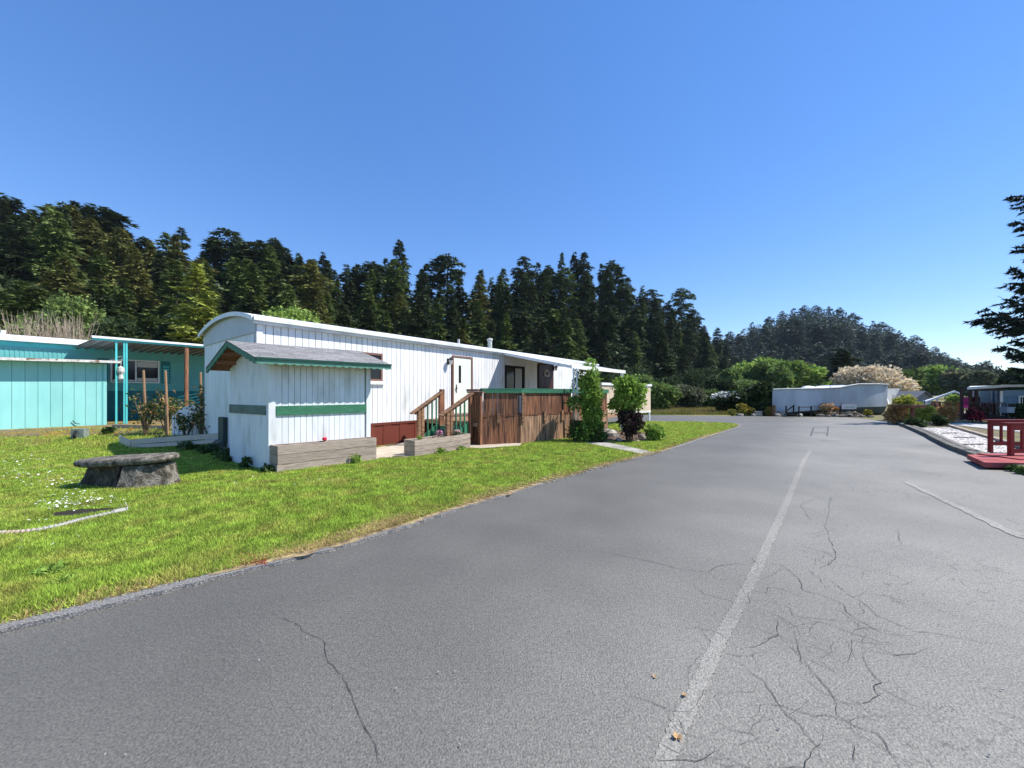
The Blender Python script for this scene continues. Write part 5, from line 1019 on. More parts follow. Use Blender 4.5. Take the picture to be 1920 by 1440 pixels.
vt = T.pt(9.6, -3.6, 0); vt2 = empty('climbing_vine', vt, 'leafy vine climbing over the front edge of the white awning', 'vine'); link('foliage', foliage_mesh('foliage', bl_shrub, [((0, 0, 2.3), (.42, .3, .35)), ((.15, .1, 2.7), (.18, .16, .2)), ((-.2, 0, 1.8), (.35, .3, .4)), ((0, 0, 1.2), (.3, .3, .5))], 1500, .11, 5, .5), vt2); MB().tube([vt, vt+up*1.5, vt+up*2.7], [.03, .02, .008], 5).build('stem', bark, vt2)
shrub('topiary_shrub', 1178, 704, 828, 80, bl_shrub, 'round-topped leafy shrub on stems above the dark purple bush', 3200, .13, 15, .36, inner=.35)
shrub('purple_bush', 1182, 768, 830, 60, bl_purple, 'dark purple-leaved bush in front of the beige panel', 3600, .075, 10, .0, ('green_tips', bl_shrubd, 350), inner=.4)
shrub('low_shrub', 1231, 797, 828, 44, bl_shrub, 'low light green bush right of the purple one on the lawn', 1700, .09, 8, 0)
shrub('low_shrub', 1120, 800, 830, 40, bl_shrubd, 'dark leafy plant at the foot of the climbing vine', 1200, .08, 7, 0)
shrub('low_shrub', 1078, 786, 829, 34, bl_shrubd, 'dark low plant beside the white awning posts', 900, .08, 7, 0)
def rock(px, py, wpx, hpx, label, mat=rockm, z=0, group=None):
    q = PG(px, py, z); r = wpx/F*q.y/2; h = hpx/F*q.y; gq = random.Random(int(px*7+py)); b = MB().lathe(q, [(r*.8, -.05), (r, h*.25), (r*.9, h*.65), (r*.5, h*.95), (r*.1, h)], 9, 1, .75, gq.uniform(0, 3))
    for v in b.v: v += Vector((gq.uniform(-.12, .12)*r, gq.uniform(-.12, .12)*r, gq.uniform(-.1, .1)*h))
    return tag(b.build('rock', mat), label, 'rock', group)
for a in [(1143, 821, 34, 16, 'large pale flat rock between the vine and the purple bush'), (1160, 828, 16, 7, 'small pale stone at the left foot of the purple bush'), (1204, 824, 16, 9, 'pinkish stone right of the purple bush'), (1216, 818, 14, 8, 'small round stone beside the low light green bush'), (1135, 829, 12, 6, 'little stone below the large pale flat rock'), (1218, 804, 12, 9, 'stone behind the low light green bush'), (1196, 830, 10, 5, 'lowest small stone in the mulch bed')]: rock(*a)
# beige screen
q0, q1 = PG(1128, 800.6), PG(1220, 790.2); tq = (q1-q0); Lq = tq.length; tq /= Lq; Bf = Fr(q0, tq, (-tq.y, tq.x)); bs_ = empty('beige_screen', q0, 'beige panelled screen with white cap and posts beyond the shrubs', 'screen')
n = 7; ztp = Bf.z(721.5, Lq, 0); zbt = Bf.z(773, Lq, 0)+.08
for i in range(n): piece('panel', Bf, i*Lq/n+.01, (i+1)*Lq/n-.01, 0, .03, zbt, ztp-.09, beige, bs_)
one('cap_rail', Bf, -.06, Lq+.06, -.05, .08, ztp-.085, ztp+.03, trimw, bs_); one('bottom_rail', Bf, 0, Lq, -.02, .05, zbt-.07, zbt-.005, trimw, bs_)
for a in (-.05, Lq*.5, Lq-.02): one('post', Bf, a, a+.07, .055, .13, 0, ztp-.09, trimw, bs_)

# ---------------- boat ----------------
YB = 26.3; bX = lambda px: (px-960)/F*YB; hX = lambda px: (px-960)/F*(27.9-hb(px)); boat = empty('boat', (22, 27.9, 0), 'long white boat hull with dark bottom and pale cabin roof, parked across the road end', 'boat')
stp = [1448, 1465, 1500, 1540, 1573, 1590, 1607, 1625, 1645, 1658, 1664]
def shz(px): return EYE+(HY-np.interp(px, [1426, 1465, 1540, 1573, 1590, 1607, 1640, 1664], [731.5, 730, 728.5, 727, 723.5, 720.8, 720.6, 721.7]))*YB/F
def wlz(px): return float(np.interp(px, [1426, 1500, 1573, 1610, 1664], [.12, .3, .50, .60, .66]))
def hb(px): u = (px-1426)/(1687-1426); return 1.6*(.8+.2*min(1, u/.3)) if u < .5 else 1.6*max(0.0, 1-((u-.5)/.56)**2.6)
lv = [(0, .45), (.35, .72), (.999, .93), (1.001, .95), (1.5, 1.0), (2.0, 1.03)]
def hullpt(px, l, side):
    wl, sh = wlz(px), shz(px); z = wl*l if l <= 1.001 else wl+(sh-wl)*(l-1); k = np.interp(l, [a for a, _ in lv], [b for _, b in lv]); kf = 1 if side == 1 else 1+max(0, (1500-px)/52)*(2*hb(px))/(27.9-hb(px)); return Vector((hX(px)*kf, 27.9-side*hb(px)*k, EYE+(z-EYE)*(27.9-hb(px))/YB if l > .3 else 0))
for nm, ls_, mt in (('bottom', (0, .35, .999), boatd), ('topsides', (1.001, 1.5, 2.0), boatw)):
    b = MB()
    for side in (1, -1):
        n0 = len(b.v)
        for px in stp: b.v += [hullpt(px, l, side) for l in ls_]
        k = len(ls_)
        for i in range(len(stp)-1):
            for j in range(k-1): b.f.append([n0+i*k+j, n0+(i+1)*k+j, n0+(i+1)*k+j+1, n0+i*k+j+1])
    b.f.append([0, 1, 2, len(stp)*3+2, len(stp)*3+1, len(stp)*3]); b.build(nm, mt, boat, True)
b = MB()
for i in range(len(stp)-1): p, q = stp[i], stp[i+1]; b.poly([hullpt(p, 1.97, 1), hullpt(q, 1.97, 1), hullpt(q, 1.97, -1), hullpt(p, 1.97, -1)])
b.build('deck', trimw, boat)
brow = M('bow_white_sunlit', (.80, .81, .80), .4, .04); b = MB(); hbb = hb(1664)  # lighter copy of the hull white, painting sunlight on the bow
def bp(px, py, k): Y_ = 27.9-hbb*k; return Vector(((px-960)/F*Y_, Y_, EYE+(HY-py)*Y_/F))
L_b = [bp(1664, 728.7, 1.0), bp(1661, 738, 1.0), bp(1665, 757, .96)]; S_b = [bp(1687.5, 728.3, -.6), bp(1681, 741, -.6), bp(1671, 757, -.58)]
M_b = [bp(1676, 728.5, .35), bp(1672, 740, .33), bp(1668.5, 757, .30)]
for A1, B1 in ((L_b, M_b), (M_b, S_b)):
    for k in range(2): b.poly([A1[k], A1[k+1], B1[k+1], B1[k]])
mir = lambda p: Vector((p.x, 55.8+hbb*1.0-p.y, p.z))
for k in range(2): b.poly([S_b[k], S_b[k+1], mir(L_b[k+1]), mir(L_b[k])])
b.poly([L_b[0], M_b[0], S_b[0], mir(L_b[0])]); b.build('bow', brow, boat)
b = MB(); pr = [hullpt(p, 2.0, 1)+Vector((0, -.04, .01)) for p in stp]; b.tube(pr, .06, 6); b.build('rub_rail', M('gray_rail', (.30, .34, .36), .6, .2, 2), boat)
MB().lathe((bX(1543), 27.6, shz(1543)-.12), [(.52, 0), (.50, .16), (.36, .28), (.1, .33)], 16, 1, .7).build('cabin_top', trimw, boat)
for px in (1527, 1578): MB().lathe((bX(px), 27.2, shz(px)-.03), [(.06, 0), (.07, .1), (.03, .16)], 8).build('vent', trimw, boat)
# sign, fence and planting before the boat
sg = empty('notice_board', (bX(1593), 25.4, 0), 'small white notice board with faint brown lines in front of the boat', 'sign'); Ys = 25.4
sx0, sx1 = (1579-960)/F*Ys, (1606-960)/F*Ys; sz0, sz1 = EYE+(HY-767)*Ys/F, EYE+(HY-758)*Ys/F
one('board', WORLD, sx0, sx1, Ys, Ys+.04, sz0, sz1, trimw, sg); one('frame', WORLD, sx0-.03, sx1+.03, Ys+.041, Ys+.07, sz0-.03, sz1+.03, framebr, sg)
for k in range(2): one('lettering', WORLD, sx0+.1, sx1-.12, Ys-.005, Ys-.001, sz0+.08+k*.11, sz0+.12+k*.11, M('faint_ink', (.45, .38, .28), .8, .5, 30), sg)
for x in (sx0+.1, sx1-.15): one('post', WORLD, x, x+.06, Ys+.071, Ys+.12, 0, sz1, framebr, sg)
fe = empty('pipe_fence', (bX(1520), 25.1, 0), 'dark metal pipe fence section with posts in front of the boat side', 'fence')
for px in (1498, 1521, 1575): x = (px-960)/F*25.1; MB().tube([(x, 25.1, 0), (x, 25.1, .72)], .045, 7).build('post', black, fe)
for z in (.35, .66):
    MB().tube([((1498-960)/F*25.1, 25.1, z), ((1521-960)/F*25.1, 25.1, z)], .03, 6).build('rail', black, fe); MB().tube([((1521-960)/F*25.1, 25.1, z+.02), ((1575-960)/F*25.1, 25.1, z+.02)], .02, 6).build('rail', black, fe)
tr_ = empty('utility_trailer', ((1484-960)/F*25, 25, 0), 'small dark handcart with open frame beside the boat stern', 'cart'); x0, x1 = (1474-960)/F*25, (1488-960)/F*25
for p, q in (((x0, 25, .25), (x0, 25, .75)), ((x1, 25, .1), (x1, 25, .8)), ((x0, 25, .4), (x1, 25, .75)), ((x0, 25, .25), (x1, 25, .25))): MB().bar(p, q, .06).build('frame', black, tr_)
for dy in (-.25, .25): MB().lathe(((x0+x1)/2, 25+dy, .16), [(.16, -.04), (.16, .04)], 10).build('wheel', black, tr_)
def flowers(px, pyt, pyb, wpx, mat, mat2, label, n=420, Y=None, cat='plant', name='flowering_plant', f=.6):
    q = PG(px, pyb); h = EYE+(HY-pyt)*q.y/F; w_ = wpx/F*q.y; r = empty(name, q, label, cat)
    link('foliage', foliage_mesh('foliage', mat, lobes(w_, h, 6, int(px), 0), n, .12, int(px), .5), r); tag(link('flowers', foliage_mesh('flowers', mat2, lobes(w_, h, 6, int(px), 0), int(n*f), .10, 3+int(px), .9), r), kind='stuff'); return r
flowers(1372, 768, 779, 16, bl_mid, yellowf, 'yellow flower clump at the road edge, leftmost before the white-flowering bush')
flowers(1392, 756, 779, 22, bl_mid, yellowf, 'taller yellow flowering plant second from left along the road edge')
flowers(1408, 764, 779, 16, bl_shrubd, yellowf, 'rounded yellow-green plant third from left along the road edge', f=.4)
flowers(1428, 764, 778, 20, bl_gray, whitef, 'pale silvery planting left of the twin planters', f=.2)
flowers(1441, 763, 779, 12, bl_mid, orangef, 'narrow plant with orange tips near the boat stern', f=.25)
flowers(1455, 760, 778, 22, bl_mid, orangef, 'plant with rusty orange heads left of the handcart', f=.35)
flowers(1532, 759, 779, 16, bl_orange, blossom, 'tan dry-flowered bush left of the driftwood', f=.5)
flowers(1550, 756, 780, 26, bl_orange, blossom, 'orange-tan flowering bush in the middle of the boat side', n=600, f=.5)
flowers(1566, 763, 780, 12, bl_orange, yellowf, 'small tan plant right of the orange-tan bush', f=.4)
flowers(1627, 769, 782, 14, bl_mid, yellowf, 'small yellow flowering plant at the right end of the driftwood')
for i, (px, py, w_, h_) in enumerate([(1538, 781, 14, 5), (1552, 781.5, 12, 4), (1566, 781.5, 16, 6), (1580, 782, 14, 5), (1593, 782, 16, 7), (1606, 782.3, 12, 5), (1617, 782.6, 14, 5), (1632, 783, 14, 4), (1500, 780.5, 12, 5), (1458, 780, 10, 5), (1412, 779.5, 10, 4), (1388, 779.5, 12, 4)]): rock(px, py, w_, h_, 'rough brown rock in the row along the foot of the boat' if i < 8 else 'pale rock at the road edge left of the boat', stone if i < 8 else rockm, 0, 'rocks bordering the boat bed' if i < 8 else 'pale rocks along the far road edge')
gd = random.Random(12)
for k, (pa, pb) in enumerate((((1562, 774), (1590, 777)), ((1580, 773), (1618, 779)), ((1598, 772), (1610, 778)))):
    p, q = PG(pa[0], 781), PG(pb[0], 781); p.z = .22; q.z = .10; m_ = p.lerp(q, .5)+Vector((0, 0, .12)); tag(MB().tube([p, p.lerp(m_, .5)+Vector((0, 0, .05)), m_, q], [.05, .09, .07, .03], 7).build('driftwood', M('driftwood', (.30, .24, .19), .9, .3, 6)), ['left driftwood log under the notice board', 'longest driftwood log in front of the dark boat bottom', 'short driftwood branch crossing the long log'][k], 'driftwood')
for px in (1449, 1452.5): q = PG(px, 779.5); tag(MB().bar(q, q+up*.75, .09).build('wooden_post', brownh), 'thin wooden post %s beside the orange-tipped plant' % ('on the left' if px < 1451 else 'on the right'), 'post')
for i, px in enumerate((1420, 1466)): q = PG(px, 779.3); tag(MB().box((q.x, q.y, .14), (.5, .3, .28), .1).box((q.x, q.y, .29), (.56, .36, .05), .1).build('planter_tub', M('tub_gray', (.3, .3, .28), .8, .2, 6)), ['gray planter tub under the pale silvery planting', 'gray planter tub beside the handcart'][i], 'planter')

# ---------------- right side beyond the kerb ----------------
shr = [(1681, 760, 795, 27, bl_orange, 'orange-tinged bush at the bow of the boat'), (1698, 740, 789, 32, bl_yellow, 'tall yellow-green bush behind the wooden stand'), (1722, 765, 791, 24, bl_yellow, 'low yellow bush under the wooden stand'), (1734, 763, 792, 26, bl_yellow, 'yellow flowering bush left of the white canopy'), (1772, 764, 790, 26, bl_orange, 'rusty-leaved plant behind the brown fence'), (1708, 752, 784, 30, bl_yellow, 'yellow-green bush in front of the small gray shed')]
for px, pt_, pb, w_, m, lb in shr: shrub('garden_bush', px, pt_, pb, w_, m, lb, 1500, .2, 9, 0, inner=.6)
q = PG(1712, 797); ws_ = empty('wooden_stand', q, 'dark brown wooden post with a flat table-like top at the kerb', 'stand'); zt = EYE+(HY-758)*q.y/F
MB().box((q.x+.05, q.y, zt-.07), (.88, .5, .07)).build('top', brownw, ws_); MB().box((q.x+.05, q.y, zt-.14), (.7, .4, .07)).build('frame', brownw, ws_); MB().bar((q.x-.02, q.y, 0), (q.x-.02, q.y, zt-.17), .13).build('post', brownw, ws_)
shrub('dark_shrub', 1717, 785, 801, 30, bl_dark, 'dark low plant round the foot of the wooden stand', 900, .12, 7, 0, stems=False)
shrub('dark_shrub', 1762, 780, 799, 26, bl_dark, 'dark plant beside the driveway below the white canopy', 900, .12, 7, 0, stems=False)
pt_ = PG(1684, 793); pf = empty('wire_fence', pt_, 'short dark post and wire fence beside the bow of the boat', 'fence'); MB().tube([pt_, pt_+up*.95], .05, 7).build('post', brownw, pf)
for i in range(8): x = pt_.x-.5+i*.1-.02; MB().tube([(x, pt_.y+.05, 0), (x, pt_.y+.05, .45)], .012, 4).build('picket', galv, pf)
# small gray shed
g0 = PD(1718, 780, 38); gsd = empty('garden_shed', (g0.x, 38, 0), 'small gray gabled garden shed behind yellow bushes', 'shed'); gw = (1746-1718)/F*38; gt = EYE+(HY-744)*38/F; gp = EYE+(HY-737.5)*38/F-.0
gp = gt+.55; MB().ext([(g0.x, 38, -.05), (g0.x+gw, 38, -.05), (g0.x+gw, 38, gt-.1), (g0.x+gw/2, 38, gp-.1), (g0.x, 38, gt-.1)], (0, 2.4, 0)).build('wall', M('gray_wall', (.20, .21, .20), .7, .1, 3), gsd)
for sx in (0, 1): a = (g0.x-.15 if sx == 0 else g0.x+gw+.15); MB().hexa([(a, 37.8, gt-.18), (g0.x+gw/2, 37.8, gp-.03), (g0.x+gw/2, 40.6, gp-.03), (a, 40.6, gt-.18)], [(a, 37.8, gt-.10), (g0.x+gw/2, 37.8, gp+.05), (g0.x+gw/2, 40.6, gp+.05), (a, 40.6, gt-.10)]).build('roof', grayroof, gsd)
wn = one('window', WORLD, g0.x+gw*.42, g0.x+gw*.66, 37.95, 37.99, gt-1.0, gt-.35, trimw, gsd); one('pane', WORLD, g0.x+gw*.46, g0.x+gw*.62, 37.93, 37.949, gt-.92, gt-.42, glass, wn)
# white canopy
c0 = PD(1735, 752, 30); cp = empty('white_canopy', (c0.x, 30, 0), 'white peaked canopy shelter between the gray shed and the blue house', 'canopy'); cz = c0.z; ck = PD(1788, 732.5, 30); ce = PD(1802, 738, 30)
b = MB()
for p, q in ((c0, ck), (ck, ce)): kx = 33.5/30; b.hexa([(p.x, 30, p.z-.09), (q.x, 30, q.z-.09), (q.x*kx, 33.5, q.z-.09), (p.x*kx, 33.5, p.z-.09)], [(p.x, 30, p.z), (q.x, 30, q.z), (q.x*kx, 33.5, q.z), (p.x*kx, 33.5, p.z)])
b.build('roof', trimw, cp); MB().bar((c0.x-.05, 29.93, c0.z-.06), (ck.x, 29.93, ck.z-.06), .06, .13).build('edge_trim', trimw, cp); MB().bar((ck.x, 29.93, ck.z-.06), (ce.x, 29.93, ce.z-.06), .06, .12).build('edge_trim', trimw, cp)
for x, zt in ((c0.x+.06, c0.z), (c0.x+.5, c0.z+.18), (c0.x+.95, c0.z+.33), (ce.x-.05, ce.z)): MB().bar((x, 30, 0), (x, 30, zt-.1), .09).build('post', trimw, cp)
MB().bar((c0.x, 30, .75), (c0.x+.95, 30, .75), .06).build('rail', trimw, cp)
for i, (px, pyt, pb, lb) in enumerate(((1752, 752, 788, 'dark figure-like barrel stack under the canopy, left'), (1764, 764, 788, 'yellow-topped barrel under the canopy edge'))): q = PG(px, pb); tag(MB().lathe(q, [(.22, 0), (.25, .3), (.22, .6), (.12, EYE+(HY-pyt)*q.y/F)], 10).build('garden_barrel', brownw if i == 0 else M('ochre', (.30, .20, .04), .7, .2)), ['tall dark brown urn under the left side of the white canopy', 'short ochre urn under the white canopy'][i], 'urn')
shrub('garden_bush', 1788, 741, 775, 30, bl_bright, 'bright green bush seen through the white canopy', 1300, .25, 8, 0, stems=False)
# brown fence
bf = empty('brown_fence', PG(1760, 784), 'low brown timber rail fence in front of the canopy', 'fence'); fy = 26.5
for px in (1762, 1778, 1799, 1822): x = (px-960)/F*fy; one('post', WORLD, x, x+.1, fy, fy+.1, 0, 1.0, brownw, bf)
for z in (.35, .9): x0, x1 = (1755-960)/F*fy, (1822-960)/F*fy; one('rail', WORLD, x0, x1, fy-.04, fy-.001, z, z+.07, brownh, bf)
for i in range(16): x = (1756+i*4-960)/F*fy; one('picket', WORLD, x, x+.04, fy+.02, fy+.05, .05, .88, brownw, bf)
# blue house
hy = 22.0; HX = lambda px, Y=hy: (px-960)/F*Y; bh = empty('blue_house', (HX(1885), hy, 0), 'slate blue mobile home with white roof edge and windows at the right edge', 'mobile home')
zr = EYE+(HY-726)*hy/F; gH = Fr((HX(1876), hy), (.985, -.17), (.17, .985))
nb = 26
for i in range(nb): piece('siding_board', gH, i*.32+.006, (i+1)*.32-.006, 0, .03, .02, zr-.16, bluew, bh)
gR = Fr(gH.pt(0, 0, 0), (.985, -.17), (.785, .62)); one('wall', gR, 0, 8.5, .04, 5, 0, zr-.16, bluew, bh); one('corner_trim', gH, -.03, .10, -.02, -.001, 0, zr-.16, trimw, bh)
rL = gH.s(1813, -.35); zl_ = EYE+(HY-728.5)*gH.pt(rL, -.35, 0).y/F
def roofq(nm, a0, z0, a1, z1, w0, w1, th, mt, par): MB().hexa([gH.pt(a0, w0, z0), gH.pt(a1, w0, z1), gH.pt(a1, w1, z1), gH.pt(a0, w1, z0)], [gH.pt(a0, w0, z0+th), gH.pt(a1, w0, z1+th), gH.pt(a1, w1, z1+th), gH.pt(a0, w1, z0+th)]).build(nm, mt, par)
MB().hexa([gR.pt(0, -.35, zr+.06), gR.pt(9, -.35, zr+.2), gR.pt(9, 5.2, zr+.2), gR.pt(0, 5.2, zr+.06)], [gR.pt(0, -.35, zr+.13), gR.pt(9, -.35, zr+.27), gR.pt(9, 5.2, zr+.27), gR.pt(0, 5.2, zr+.13)]).build('roof', metalw, bh); roofq('fascia', 0, zr, 9, zr+.12, -.40, -.351, .14, trimw, bh)
one('frieze', gH, 0, 8.5, -.012, -.001, zr-.5, zr-.17, M('blue_frieze', (.16, .27, .40), .6, .1), bh)
wb = win(gH, .85, 2.3, EYE+(HY-770)*hy/F, EYE+(HY-742)*hy/F, 0.0, .07, trimw, bh)
for x in (1.0, 1.35, 1.7): one('glazing_bar', gH, x, x+.03, -.052, -.046, EYE+(HY-770)*hy/F+.07, EYE+(HY-742)*hy/F-.07, trimw, wb)
# patio
pa = empty('patio_awning', (HX(1813), hy, 0), 'dark-posted patio awning with white edge beside the blue house', 'awning'); 
px0 = gH.s(1800, -.2); rK = gH.s(1816, 1.7); MB().hexa([gH.pt(rL, -.35, zl_), gH.pt(-.01, -.35, zr+.05), gH.pt(-.01, 1.7, zr+.05), gH.pt(rK, 1.7, zl_)], [gH.pt(rL, -.35, zl_+.05), gH.pt(-.01, -.35, zr+.1), gH.pt(-.01, 1.7, zr+.1), gH.pt(rK, 1.7, zl_+.05)]).build('roof', metalw, pa); roofq('fascia', rL, zl_-.06, -.01, zr, -.40, -.351, .14, trimw, pa); one('beam', gH, px0, -.1, -.3, -.2, zr-.22, zr-.09, M('dark_beam', (.05, .04, .035), .7, .2), pa)
for px in (1800, 1817, 1828): a = gH.s(px, -.2); one('post', gH, a, a+.10, -.28, -.18, 0, zr-.2, M('dark_post', (.06, .03, .025), .7, .2), pa)
sa_ = gH.s(1822, 1.8); sb_ = gH.s(1874, 1.8)
for i in range(12): a = sa_+i*(sb_-sa_)/12; one('back_slat', gH, a, a+.12, 1.8, 1.85, .1, zr-.1, [trimw, bluew, trimw, galv][i % 4], pa)
one('patio_glass', gH, gH.s(1838, 1.7), gH.s(1855, 1.7), 1.7, 1.75, .7, zr-.2, M('pale_glass', (.45, .60, .65), .2, .05), pa)
one('deck', gH, px0+.9, 0, -.6, 1.4, .01, .28, M('dark_deck', (.03, .025, .022), .9, .2), pa)
for k in range(18): a = px0+.15+k*.16; one('baluster', gH, a, a+.04, -.55, -.51, .28, 1.0, darkred, pa)
one('top_rail', gH, px0, -.3, -.58, -.48, 1.001, 1.06, darkred, pa)
for i, (a, w_, h_, m, lb) in enumerate(((px0+1.3, .8, 1.4, M('magenta', (.40, .05, .22), .7, .2), 'magenta patio chair under the awning'), (px0+2.0, 1.0, 1.2, darkred, 'dark red patio chair under the awning, nearer the blue house'))):
    c = empty('patio_chair', gH.pt(a, w_, .28), lb, 'chair'); one('seat', gH, a, a+.5, w_, w_+.5, .68, .74, m, c); one('backrest', gH, a, a+.5, w_+.5, w_+.55, .7, 1.35, m, c)
    for dx in (0, .45):
        for dy in (0, .45): one('leg', gH, a+dx, a+dx+.05, w_+dy, w_+dy+.05, .28, .68, black, c)
pt3 = gH.pt(px0+2.4, .6, .28); pt3_ = empty('patio_table', pt3, 'round patio table with dark legs under the patio awning', 'table'); MB().lathe(pt3+up*.0, [(.5, .70), (.52, .73), (.5, .75)], 16).build('top', galv, pt3_); MB().tube([pt3, pt3+up*.7], .05, 8).build('leg', black, pt3_)
for i, (px, pyt, pyb, w_, m, e_, lb) in enumerate(((1818, 750, 775, 16, bl_shrubd, pinkf, 'hanging pink-magenta flowers on the patio rail, upper'), (1822, 766, 792, 24, bl_purple, redf, 'dark red-leaved shrub at the corner of the patio'), (1846, 756, 786, 20, bl_shrubd, pinkf, 'pink flowering pot plant in front of the patio'), (1836, 772, 792, 22, bl_purple, redf, 'low dark plant with red flowers below the patio rail'))):
    flowers(px, pyt, pyb, w_, m, e_, lb, n=380, f=.35)
shrub('garden_bush', 1910, 757, 792, 42, bl_dark, 'dark green bush below the window of the blue house', 1300, .14, 8, 0)
for px in (1888,): q = PG(px, 793); s_ = empty('mail_box', q, 'dark post-mounted box in front of the blue wall', 'mailbox'); MB().bar(q, q+up*.55, .1).build('post', black, s_); MB().box(q+up*.68, (.42, .3, .26)).box(q+up*.83, (.48, .36, .05)).build('box', M('box_gray', (.25, .27, .3), .6, .2), s_)
# red footbridge railings
rd = empty('footbridge', PG(1857, 852), 'red painted wooden footbridge with two railings at the right edge', 'footbridge')
k0, k1 = PG(1813, 855, .12), PG(1846, 870, .12)
k0.z = k1.z = 0
b = MB(); b.prism([(k0.x, k0.y), (k1.x, k1.y), (k1.x+3.4, k1.y-.35), (k0.x+4, k0.y+.1)], .05, .155); b.build('ramp_base', redb, rd)
for i in range(14):
    x = k0.x+.25+i*.20; y0 = np.interp(i, [0, 2], [k1.y+.25, k1.y+.02]); b = MB().prism([(x, y0), (x+.185, y0-.01), (x+.185, k0.y+.02), (x, k0.y+.02)], .1555, .18); b.build('plank', redb, rd)
def railing(p, top_px, L_, posts, pw, nm, rail_top, bal):
    z1 = rail_top; y = p.y
    MB().fbox(WORLD, p.x-.15, p.x+L_, y-.07, y+.07, z1-.035, z1).build('top_rail', redp, rd); MB().fbox(WORLD, p.x+.02, p.x+L_, y-.03, y+.03, z1-.17, z1-.04).build('upper_rail', redp, rd); MB().fbox(WORLD, p.x+.02, p.x+L_, y-.03, y+.03, .24, .33).build('lower_rail', redp, rd)
    for a in posts: MB().fbox(WORLD, p.x+a-pw/2, p.x+a+pw/2, y-pw/2, y+pw/2, .0, z1-.036).build('post', redp, rd)
    for a in bal: MB().fbox(WORLD, p.x+a-.022, p.x+a+.022, y-.019, y+.019, .331, z1-.171).build('baluster', redp, rd)
pa_ = PG(1857, 852); railing(pa_, 0, 3.6, (0, 2.4), .07, 'a', EYE+(HY-786.6)*pa_.y/F, (.28, .56, .84, 1.12, 1.40, 1.68, 1.96))
pb_ = PG(1895, 869); railing(pb_, 0, 3.4, (0, 2.2), .075, 'b', EYE+(HY-792.5)*pb_.y/F, (.26, .52, .78, 1.04, 1.30, 1.56, 1.82))
shrub('weed_clump', 1900, 873, 884, 22, bl_shrubd, 'dark weeds under the red footbridge rail', 200, .05, 6, 0, stems=False, cat='plant')
shrub('weed_clump', 1916, 876, 889, 16, bl_olive if 'bl_olive' in globals() else bl_mid, 'yellow-tinged weeds at the kerb right of the footbridge post', 300, .06, 6, 0, stems=False, cat='plant')
# timber edging of the gravel bed
for nm, pts, lb in (('edging_timber', [(1781, 801), (1857, 824), (1930, 846)], 'brown timber edging behind the white gravel bed'), ('edging_timber', [(1735, 796.5), (1768, 798.5)], 'short pale timber at the near end of the driveway')):
    q = [PG(*p) for p in pts]; b = MB()
    for a, c in zip(q, q[1:]): b.bar(a+up*.06, c+up*.06, .14, .12)
    tag(b.build(nm, grayw), lb, 'edging')
for i, (px, py) in enumerate(((1781, 812), (1808, 820), (1822, 833))): q = PG(px, py, .06); tag(MB().box((q.x, q.y, .06), (.7, .05, .03), random.uniform(-.15, .15)).build('stepping_board', stone), 'narrow brown board lying flat in the white gravel bed', 'board', 'boards lying in the white gravel')

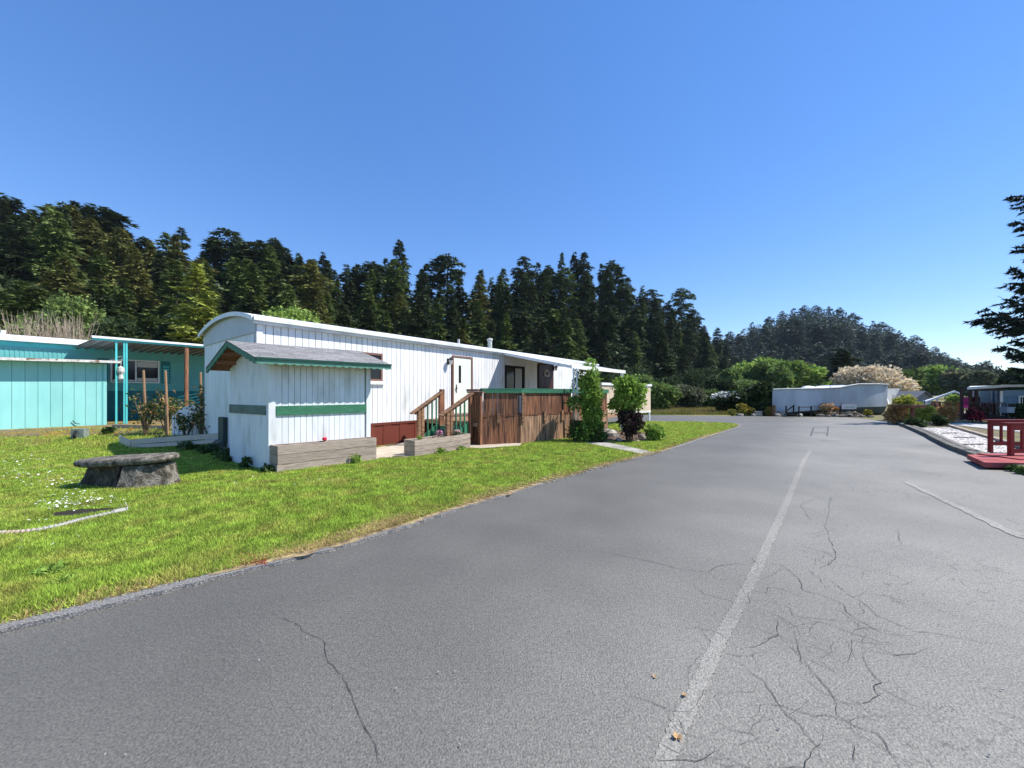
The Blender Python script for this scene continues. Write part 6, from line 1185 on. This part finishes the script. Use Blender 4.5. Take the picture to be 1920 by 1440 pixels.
# ---------------- big conifer at the right edge ----------------
BX, BY = (2040-960)/F*20, 20.0; big = empty('spruce_tree', (BX, BY, 0), 'near dark spruce with drooping sprays reaching in from the right edge', 'tree')
MB().tube([(BX, BY, -.2), (BX, BY, 8), (BX, BY, 17)], [.4, .25, .05], 9).build('trunk', bark, big)
tips = [(1903, 367), (1908, 415), (1899, 505), (1887, 535), (1870, 555), (1847, 578), (1834, 598), (1840, 603), (1881, 648), (1892, 662), (1905, 640), (1880, 590), (1905, 530), (1915, 460), (1912, 570), (1900, 615), (1905, 690), (1895, 704)]
Cs, As, Ls = [], [], []; bb_ = MB(); gq = random.Random(21)
def branch(tip, rootz, dens=1.0):
    p0 = Vector((BX, BY, rootz)); d = tip-p0; L_ = d.length; pts = []
    for i in range(9): u = i/8; pts.append(p0+d*u+Vector((0, 0, -.10*L_*math.sin(math.pi*u)*.9)))
    bb_.tube(pts, [.05*(1-i/8)+.008 for i in range(9)], 5, False)
    side = Vector((-d.y, d.x, 0)).normalized(); dn = d.normalized()
    for j in range(int(34*dens)):
        u = gq.uniform(.12, 1.0)**.85; k = min(7, int(u*8)); c = pts[k].lerp(pts[k+1], u*8-k); sg_ = gq.choice((-1, 1)); tl = L_*(.22*(1.02-u)+.07)*gq.uniform(.6, 1.2); td = (dn*.75+side*sg_*gq.uniform(.2, .9)+Vector((0, 0, gq.uniform(-.42, -.02)))).normalized()
        for q in range(int(12+tl*30)):
            cc = c+td*tl*gq.random(); a = (td*gq.uniform(.4, 1)+Vector((gq.gauss(0, .5), gq.gauss(0, .5), gq.gauss(0, .4)))).normalized(); Cs.append(cc); As.append(a)
for px, py in tips: t_ = PD(px, py, BY+gq.uniform(-.8, .8)); branch(t_, t_.z-.25*(BX-t_.x)*gq.uniform(.2, .6)+.2)
for i in range(45):
    z = gq.uniform(1.5, 16.5); a = gq.uniform(-2.4, 2.4); L_ = (17.5-z)*.28*gq.uniform(.7, 1.05); branch(Vector((BX+math.cos(a)*L_, BY+math.sin(a)*L_, z+.25*L_)), z, .7)
Cs = np.array(Cs)-np.array([BX, BY, 0]); As = np.array(As); m = len(Cs); V, Fc = tris(Cs, As, norm(np.cross(As, RNG.normal(0, 1, (m, 3)))), RNG.uniform(.12, .28, m), RNG.uniform(.06, .11, m)); print('spruce', m)
link('crown', npmesh('crown', V, Fc, con_near), big); bb_.build('branches', bark, big)
for px, pyt, Y, wpx, lb in ((1900, 690, 40, 44, 'dark evergreen above the roof of the blue house'), (1884, 706, 55, 24, 'small dark evergreen left of the one above the blue roof')):
    broad('evergreen_tree', px, pyt, Y, wpx, bl_dark, lb, 'tree', 3500, .4, nl=12)
print('objects', len(bpy.data.objects), 'tris', sum(len(m.polygons) for m in bpy.data.meshes))

# ---------------- haze ----------------
hb_ = MB().box((0, 340, 64), (1500, 900, 140)); hzo = hb_.build('haze', None); hzo.data.materials.clear()
hm = bpy.data.materials.new('haze'); hm.use_nodes = True; hn = hm.node_tree; hn.nodes.remove(hn.nodes['Principled BSDF'])
pv = hn.nodes.new('ShaderNodeVolumePrincipled'); pv.inputs['Density'].default_value = .00008; pv.inputs['Color'].default_value = (.70, .84, 1, 1); hn.links.new(pv.outputs[0], hn.nodes['Material Output'].inputs['Volume'])
hzo.data.materials.append(hm); tag(hzo, kind='stuff')
